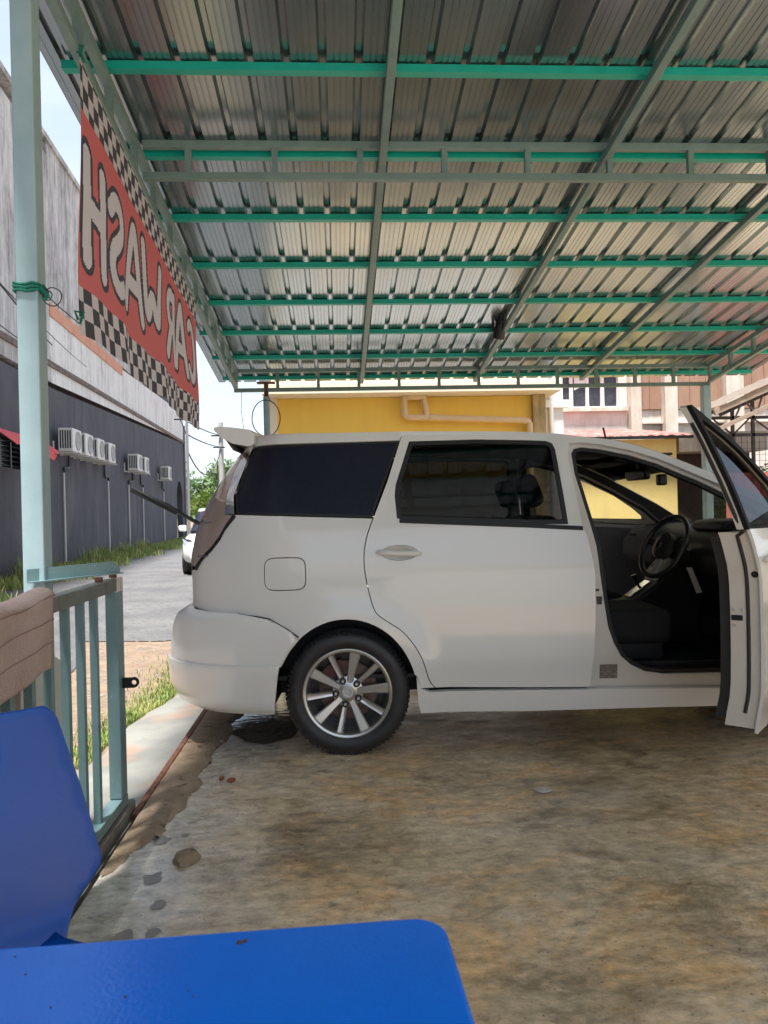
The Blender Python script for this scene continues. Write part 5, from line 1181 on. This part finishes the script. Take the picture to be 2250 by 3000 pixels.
loft([(-1.40, .57, 1.40, 1.455), (-.6, .60, 1.44, 1.505), (.15, .56, 1.41, 1.455)], 'roof', PAINT, pc)
for sy in (-1, 1):
    mb = MB(); mb.add([(1.885, sy*.40, .62), (1.80, sy*.72, .64), (1.55, sy*.80, .80), (1.72, sy*.62, .78)], [(0, 1, 2, 3)]); mb.build('headlight', CHROME, pc, solid=.05, soff=0)
    mb = MB(); mb.box(1.80, 1.90, sy*.56-.08, sy*.56+.08, .36, .46); mb.build('fog_light', BLACK, pc, bevel=.02)
    for x in (-1.2, 1.2):
        mb = MB(); mb.lathe([(0, -.1), (.19, -.1), (.20, -.08), (.29, -.09), (.30, -.05), (.30, .05), (.29, .09), (0, .09)], 'y', 28, (x, sy*.74, .30)); mb.build('wheel', TYREM, pc, smooth=True)
    mb = MB(); mb.box(.62, .76, sy*.88-.09, sy*.88+.09, .96, 1.10); mb.build('wing_mirror', PAINT, pc, bevel=.04, seg=3, smooth=True)
mb = MB(); mb.box(1.88, 1.925, -.45, .45, .42, .56); mb.build('grille', BLACK, pc, bevel=.02)

# ------------------------------------------------------------------ utility poles and wires
POLEM = pm('concrete_pole', (.36, .35, .33), (.42, .41, .39), scale=3, rough=.85)
up1 = empty('utility_pole', (-6.95, 45.5, -.07), 0, 'tall concrete utility pole with a sagging cable behind the spoiler', 'pole')
mb = MB(); mb.tube([(0, 0, 0), (.05, 0, 6.9)], [.20, .13], 10); mb.build('shaft', POLEM, up1, smooth=True)
mb = MB(); mb.bar((-.5, -.2, 6.1), (.4, -.2, 6.1), .08, .08); mb.bar((-.4, -.2, 5.4), (.3, -.2, 5.4), .07, .07); mb.build('crossarm', BLACK, up1)
mb = MB(); mb.tube([(-.16, -.2, 4.6), (-.18, -.22, 3.0), (-.2, -.2, 1.5)], .03, 5); mb.build('riser_cable', WIRE, up1, smooth=True)
up2 = empty('utility_pole', (-5.95, 30.4, -.07), 0, 'thin steel roadside pole at the corner of the grey building', 'pole')
mb = MB(); mb.tube([(0, 0, 0), (0, 0, 5.6)], .055, 8); mb.build('shaft', pm('galv', (.35, .35, .35), rough=.4, metal=.5), up2, smooth=True)
mb = MB(); mb.tube([(0, 0, 4.5), (-.25, 0, 5.2), (-.35, 0, 5.6)], .02, 5); mb.bar((-.5, 0, 5.2), (.1, 0, 5.2), .05, .05); mb.build('crossarm', BLACK, up2)
def cable(p, q, sag, r_, label, n=16):
    p, q = Vector(p), Vector(q); mb = MB(); mb.tube([tuple(p.lerp(q, i/n)-Vector((0, 0, sag*4*(i/n)*(1-i/n)))) for i in range(n+1)], r_, 5); return tag(mb.build('overhead_cable', WIRE, smooth=True), label, 'cable')
cable((-6.9, 45.3, 6.05), (-6.1, 30.5, 5.15), .10, .028, 'upper straight overhead cable between the two poles')
cable((-6.9, 45.3, 5.35), (-6.0, 30.5, 4.55), .10, .028, 'lower straight overhead cable between the two poles')
cable((-6.9, 45.3, 5.2), (-6.0, 30.5, 3.95), 1.25, .028, 'slack overhead cable sagging in a deep curve between the poles')
cable((-7.1, 19.4, 5.65), (-3.0, 5.0, 4.0), .1, .016, 'thick black overhead cable crossing in front of the white wall')
cable((-7.1, 22, 5.6), (-3.0, 5.0, 3.75), .1, .008, 'thin overhead cable crossing the wall just under the thick one')
cable((-7.1, 24, 5.0), (-3.2, 5.0, 3.35), .1, .008, 'lowest thin overhead cable crossing the dark wall edge')

# ------------------------------------------------------------------ yellow building behind the canopy
YEL = stained_wall('yellow_plaster', (.84, .55, .09), (.78, .49, .085), .5)
CREAM = stained_wall('cream_plaster', (.70, .62, .46), (.55, .46, .30), .66)
WHITEW = stained_wall('white_plaster', (.70, .68, .66), (.42, .38, .34), .72)
yb = empty('yellow_building', (0, 11.2, 0), 0, 'low yellow building with a cream eave and waste pipes on its wall', 'building')
mb = MB(); mb.box(-.98, 3.14, 0, 6, 1.72, 2.94); mb.build('wall', YEL, yb); mb = MB(); mb.box(-.98, 3.14, 0, 6, -.1, 1.72); mb.build('pale_lower_wall', WHITEW, yb)  # hidden lower wall made pale to keep yellow reflection off the canopy roof
mb = MB(); mb.box(-1.02, -.86, -.10, 0.02, -.1, 2.94); mb.build('pilaster', CREAM, yb); mb = MB(); mb.box(2.96, 3.15, -.10, .02, -.1, 2.94); mb.build('pilaster', stained_wall('mould_streaked', (.62, .45, .20), (.08, .06, .03), .5), yb)
mb = MB(); mb.prism([(0, 0), (0, 0)], 0, 0) if False else None
mb.box(-1.05, 3.30, -.42, 6, 2.945, 3.10); mb.build('eave', CREAM, yb, bevel=.01)
mb = MB(); mb.box(-.98, 3.20, -.10, 6, 3.105, 5.6); mb.build('parapet', CREAM, yb)
for x in (.30, 2.15):
    mb = MB(); mb.box(x-.07, x+.07, -.20, -.11, 3.11, 4.6); mb.build('parapet_rib', CREAM, yb)
PVC = pm('painted_pipe', (.66, .47, .26), (.60, .42, .22), scale=4, rough=.55)
mb = MB(); mb.tube([(1.02, -.12, 2.94), (1.02, -.12, 2.70), (1.03, -.12, 2.645), (1.08, -.12, 2.625), (1.36, -.12, 2.62), (2.80, -.12, 2.555), (2.875, -.12, 2.54), (2.90, -.12, 2.50), (2.90, -.12, -.05)], .045, 12); mb.build('waste_pipe', PVC, yb, smooth=True)
mb = MB(); mb.tube([(1.35, -.12, 2.63), (1.33, -.12, 2.80), (1.30, -.12, 2.94)], .045, 12); mb.tube([(1.02, -.12, 2.66), (1.02, -.12, 2.74)], .055, 12); mb.tube([(1.40, -.12, 2.62), (1.47, -.12, 2.616)], .055, 12); mb.tube([(1.05, -.12, 2.93), (1.35, -.12, 2.93)], .05, 10); mb.build('waste_pipe', PVC, yb, smooth=True)
wb = empty('white_outbuilding', (3.15, 11.6, 0), 0, 'narrow white rendered wall between the yellow building and the old one', 'wall')
mb = MB(); mb.box(0.01, .42, 0, 3, -.1, 3.3); mb.build('wall', WHITEW, wb); mb = MB(); mb.tube([(.22, -.04, -.05), (.22, -.04, 3.25)], .035, 10); mb.build('down_pipe', WHITEP, wb, smooth=True); mb = MB(); mb.box(-.0, .50, -.06, .02, 2.80, 2.92); mb.build('ledge', WHITEW, wb)

# ------------------------------------------------------------------ old shophouse
PINK = stained_wall('faded_pink_plaster', (.68, .62, .57), (.42, .36, .31), .6)
PANELB = stained_wall('brown_boarding', (.38, .24, .17), (.26, .155, .105), .45)
PILM = stained_wall('bare_pillar', (.62, .57, .50), (.32, .27, .21), .56)
ob = empty('old_shophouse', (0, 15, 0), 0, 'old faded shophouse with brown board panels, pillars and casement windows', 'building')
mb = MB(); mb.box(4.45, 5.95, 0, .3, -.1, 3.24); mb.box(4.45, 5.95, 0, .3, 3.92, 7); mb.box(4.45, 4.60, 0, .3, 3.24, 3.92); mb.box(5.78, 5.95, 0, .3, 3.24, 3.92); mb.box(5.95, 12, .05, .35, -.1, 3.19); mb.build('wall', PINK, ob)
mb = MB(); mb.box(4.4, 12, .30, 5, -.1, 8); mb.build('rear_mass', PINK, ob)
for x0, x1 in ((5.96, 6.18), (6.67, 6.93), (7.96, 8.32), (9.4, 9.7)):
    mb = MB(); mb.box(x0, x1, -.18, .10, -.1, 7.5); mb.build('pillar', PILM, ob)
for x0, x1 in ((6.18, 6.67), (6.93, 7.96), (8.32, 9.4), (9.7, 12)):
    n_ = max(2, int((x1-x0)/.26))
    for i in range(n_):
        mb = MB(); mb.box(x0+(x1-x0)*i/n_+.006, x0+(x1-x0)*(i+1)/n_-.006, .0+.006*(i % 2), .06, 3.20, 7); mb.build('board', PANELB, ob)
mb = MB(); mb.box(4.5, 5.94, -.10, .0, 3.17, 3.25); mb.build('sill', PILM, ob)
mb = MB(); mb.box(6.18, 12, -.05, .05, 2.90, 2.93); mb.build('ledge', PILM, ob)
GLB = pm('old_pane', (.02, .022, .03), (.05, .05, .06), scale=8, rough=.15, rvar=.1)
ow = empty('casement_window', (0, 0, 0)); ow.parent = ob
for x0, x1 in ((4.61, 4.78), (4.84, 5.12), (5.17, 5.43), (5.49, 5.77)):
    mb = MB(); mb.box(x0, x1, .10, .12, 3.28, 3.90); mb.build('pane', GLB, ow)
mb = MB()
for x0, x1 in ((4.60, 4.62), (4.775, 4.845), (5.115, 5.175), (5.425, 5.495), (5.765, 5.78)): mb.box(x0, x1, .05, .13, 3.25, 3.92)
mb.box(4.6, 5.78, .055, .125, 3.245, 3.285); mb.box(4.6, 5.78, .055, .125, 3.895, 3.925); mb.build('window_frame', WHITEW, ow)
mb = MB(); mb.add([(4.88, .085, 3.62), (5.12, .085, 3.74), (5.12, .085, 3.90), (4.88, .085, 3.90)], [(0, 1, 2, 3)]); mb.build('paper_screen', WHITEP, ow, solid=.004)
# annex with red sheet roof
an = empty('annex', (0, 12.5, 0), 0, 'small yellow annex under a faded red corrugated roof', 'annex')
YEL2 = stained_wall('pale_yellow_plaster', (.68, .52, .20), (.58, .44, .18), .6)
mb = MB(); mb.box(3.9, 5.80, 0, 1.8, -.1, 2.36); mb.build('wall', YEL2, an)
REDR = pm('faded_red_sheet', (.30, .075, .07), (.42, .17, .15), scale=5, rough=.6, c3=(.38, .30, .28), scale3=2, lo3=.58, hi3=.75)
P = []
for j in range(5):
    y = -.25+2.5*j/4; P.append([(3.6+.045*i, y, 2.405+.145*(y+.25)+.012*math.sin(i*math.pi/2+.5)+.01*mnoise.noise((i*.2, j, 0))) for i in range(54)])
mb = MB(); mb.grid(P); mb.build('roof_sheet', REDR, an, fixn=False)
mb = MB(); mb.bar((3.65, -.2, 2.375), (6.0, -.2, 2.375), .05, .05); mb.build('roof_batten', BLACK, an)
# ledge beam to the right of the annex
mb = MB(); mb.box(5.99, 7.6, .3, .9, 2.16, 2.50); mb.build('lintel', PILM, an); mb = MB(); mb.box(5.99, 7.6, .9, 1.0, -.1, 2.2); mb.build('shutter_wall', pm('dark_brown_boards', (.05, .03, .022), (.09, .055, .04), scale=8, stretch=(6, 1, 1), rough=.8), an)

# ------------------------------------------------------------------ open shed on the right
sh = empty('open_shed', (0, 11.5, 0), 0, 'open sided steel shed with a lattice truss and wire mesh at the right', 'shed')
DARKST = pm('dark_steel', (.03, .026, .024), (.06, .05, .045), scale=8, rough=.7); TIMB = pm('old_timber', (.20, .15, .11), (.27, .21, .16), scale=6, rough=.85, stretch=(1, 1, 4))
mb = MB(); sl_ = (3.11-2.73)/(6.85-5.93)
zr_ = lambda x: 2.73+sl_*(x-5.93)
n_ = 40; P = []
for y in (-.25, .5, 1.2): P.append([(5.93+4.6*i/n_, y, zr_(5.93+4.6*i/n_)+.02+.012*(i % 2)) for i in range(n_+1)])
mb.grid(P); mb.build('roof_sheet', pm('old_zinc', (.16, .13, .11), (.22, .19, .16), scale=4, rough=.6, metal=.3), sh, fixn=False)
mb = MB(); mb.bar((5.86, -.2, zr_(5.86)-.05), (10, -.2, zr_(10)-.05), .05, .09); mb.build('rafter', TIMB, sh)
mb = MB(); mb.bar((5.95, -.2, 2.40), (10, -.2, 2.40+(10-5.95)*.43), .05, .06); mb.build('rafter', TIMB, sh)
for y in (.0, 1.0):
    mb = MB(); mb.bar((6.05, y, zr_(5.95)-.10), (10, y, zr_(10)-.10), .05, .06); mb.build('rafter', DARKST, sh)
for x in (5.95, 6.42, 6.76, 7.4, 8.2, 9.4):
    mb = MB(); mb.bar((x, .3, -.05), (x, .3, zr_(x)-.1), .045, .045); mb.build('upright', DARKST, sh)
for z in (2.34, 2.62):
    mb = MB(); mb.bar((5.95, .3, z), (9.4, .3, z), .045, .05); mb.build('tie_beam', DARKST, sh)
for a, b_ in (((6.10, .3, 2.60), (6.40, .3, 2.36)), ((6.44, .3, 2.36), (6.70, .3, 2.60)), ((6.78, .3, 2.60), (7.1, .3, 2.36)), ((7.12, .3, 2.36), (7.4, .3, 2.6)), ((6.2, -.18, 2.55), (6.34, -.18, 2.85)), ((6.34, -.18, 2.85), (6.55, -.18, 2.62)), ((6.55, -.18, 2.62), (6.68, -.18, 2.98)), ((6.68, -.18, 2.98), (6.95, -.18, 2.80))):
    mb = MB(); mb.bar(a, b_, .022, .022); mb.build('brace', DARKST, sh)
mb = MB()
for i in range(34): mb.bar((5.98+.1*i, .33, 1.70), (5.98+.1*i, .33, 2.34), .005, .005)
for k in range(7): mb.bar((5.98, .335, 1.72+.1*k), (9.4, .335, 1.72+.1*k), .005, .005)
mb.build('wire_mesh', DARKST, sh)
REDF = pm('red_fence_sheet', (.30, .075, .055), (.36, .11, .09), scale=3, rough=.5)
mf = empty('sheet_fence', (0, 11.2, 0), 0, 'maroon corrugated metal fence in front of the open shed', 'fence')
for k in range(6):
    x0 = 5.95+k*.6; mb = MB(); row = []
    for i in range(25): x = x0+.6*i/24; row.append((x, .025*(1 if (i // 3) % 2 else -1)))
    mb.grid([[(x, y, -.08) for x, y in row], [(x, y, 1.70) for x, y in row]]); mb.build('fence_sheet', REDF, mf, fixn=False)
# shrubs behind the mesh, planting beyond the minivan
def shrub(x, y, z, h, rad, label, seed, mat, size, n=700, group=None):
    rng = random.Random(seed); e = empty('shrub', (x, y, z), 0, label, 'shrub', group); mb = MB(); cl = []
    for k in range(7):
        c = Vector((rng.uniform(-rad, rad)*.6, rng.uniform(-rad, rad)*.6, h*rng.uniform(.35, .9))); cl.append(c); mb.tube([(0, 0, 0), tuple(c*.6), tuple(c)], [.015, .01, .004], 5)
    mb.build('stem', BARK, e, smooth=True); mb = MB()
    for c in cl: leaves(mb, c, rad*.55, n//7, size, rng, 1)
    mb.build('foliage', mat, e, fixn=False)
shrub(6.9, 12.6, -.08, 2.25, .5, 'bushy light green shrub behind the wire mesh of the shed', 31, LEAF2, .09, 1400)
shrub(7.7, 12.8, -.08, 2.1, .5, 'second light green shrub behind the wire mesh, further from the post', 32, LEAF2, .09, 1000)
shrub(6.55, 12.4, -.08, 2.2, .35, 'thin climbing shrub next to the shed corner behind the mesh', 33, LEAF2, .07, 700)
def spiky(x, y, label, seed, h=.8, n=26, z=0.):
    rng = random.Random(seed); e = empty('potted_plant', (x, y, z), 0, label, 'potted plant')
    mb = MB(); mb.lathe([(0, 0), (.10, 0), (.14, .24), (.15, .25), (.13, .25), (.12, .21), (0, .21)], 'z', 20); mb.build('pot', pm('pot_'+str(seed), (.28, .12, .07), rough=.8), e, smooth=True)
    mb = MB()
    for k in range(n):
        a = rng.uniform(0, 6.28); ln = rng.uniform(.2, .55)*h; hh = h*rng.uniform(.6, 1); w = .016; dx, dy = math.cos(a), math.sin(a)
        pp = [Vector((dx*ln*q*q, dy*ln*q*q, .2+hh*(q-.35*q*q*q))) for q in (0, .33, .66, 1)]; sd_ = Vector((-dy, dx, 0))*w
        for i in range(3): mb.add([pp[i]-sd_*(1-i/3), pp[i]+sd_*(1-i/3), pp[i+1]+sd_*(1-(i+1)/3), pp[i+1]-sd_*(1-(i+1)/3)], [(0, 1, 2, 3)])
    mb.build('leaf_rosette', LEAF2, e, fixn=False)
spiky(3.30, 7.6, 'spiky green potted plant seen through the minivan windscreen', 41, .95)
spiky(2.75, 7.7, 'grassy potted plant seen through the far door of the minivan', 42, .85, 60)
spiky(2.45, 7.8, 'second grassy potted plant just beyond the far door of the minivan', 43, .7, 60)
# wall added out of view to darken the right side of the bay
NB = empty('shade_wall', (7.6, -6, 0), 0, 'plain cream wall added out of view to shade the right side of the wash bay', 'building')
mb = MB(); mb.box(0, .2, -2, 10.5, -.1, 4.5); mb.build('wall', CREAM, NB)
mb = MB(); mb.box(-.03, .0, 3, 5.5, 0, 2.6); mb.build('shade_panel', DARKST, NB)
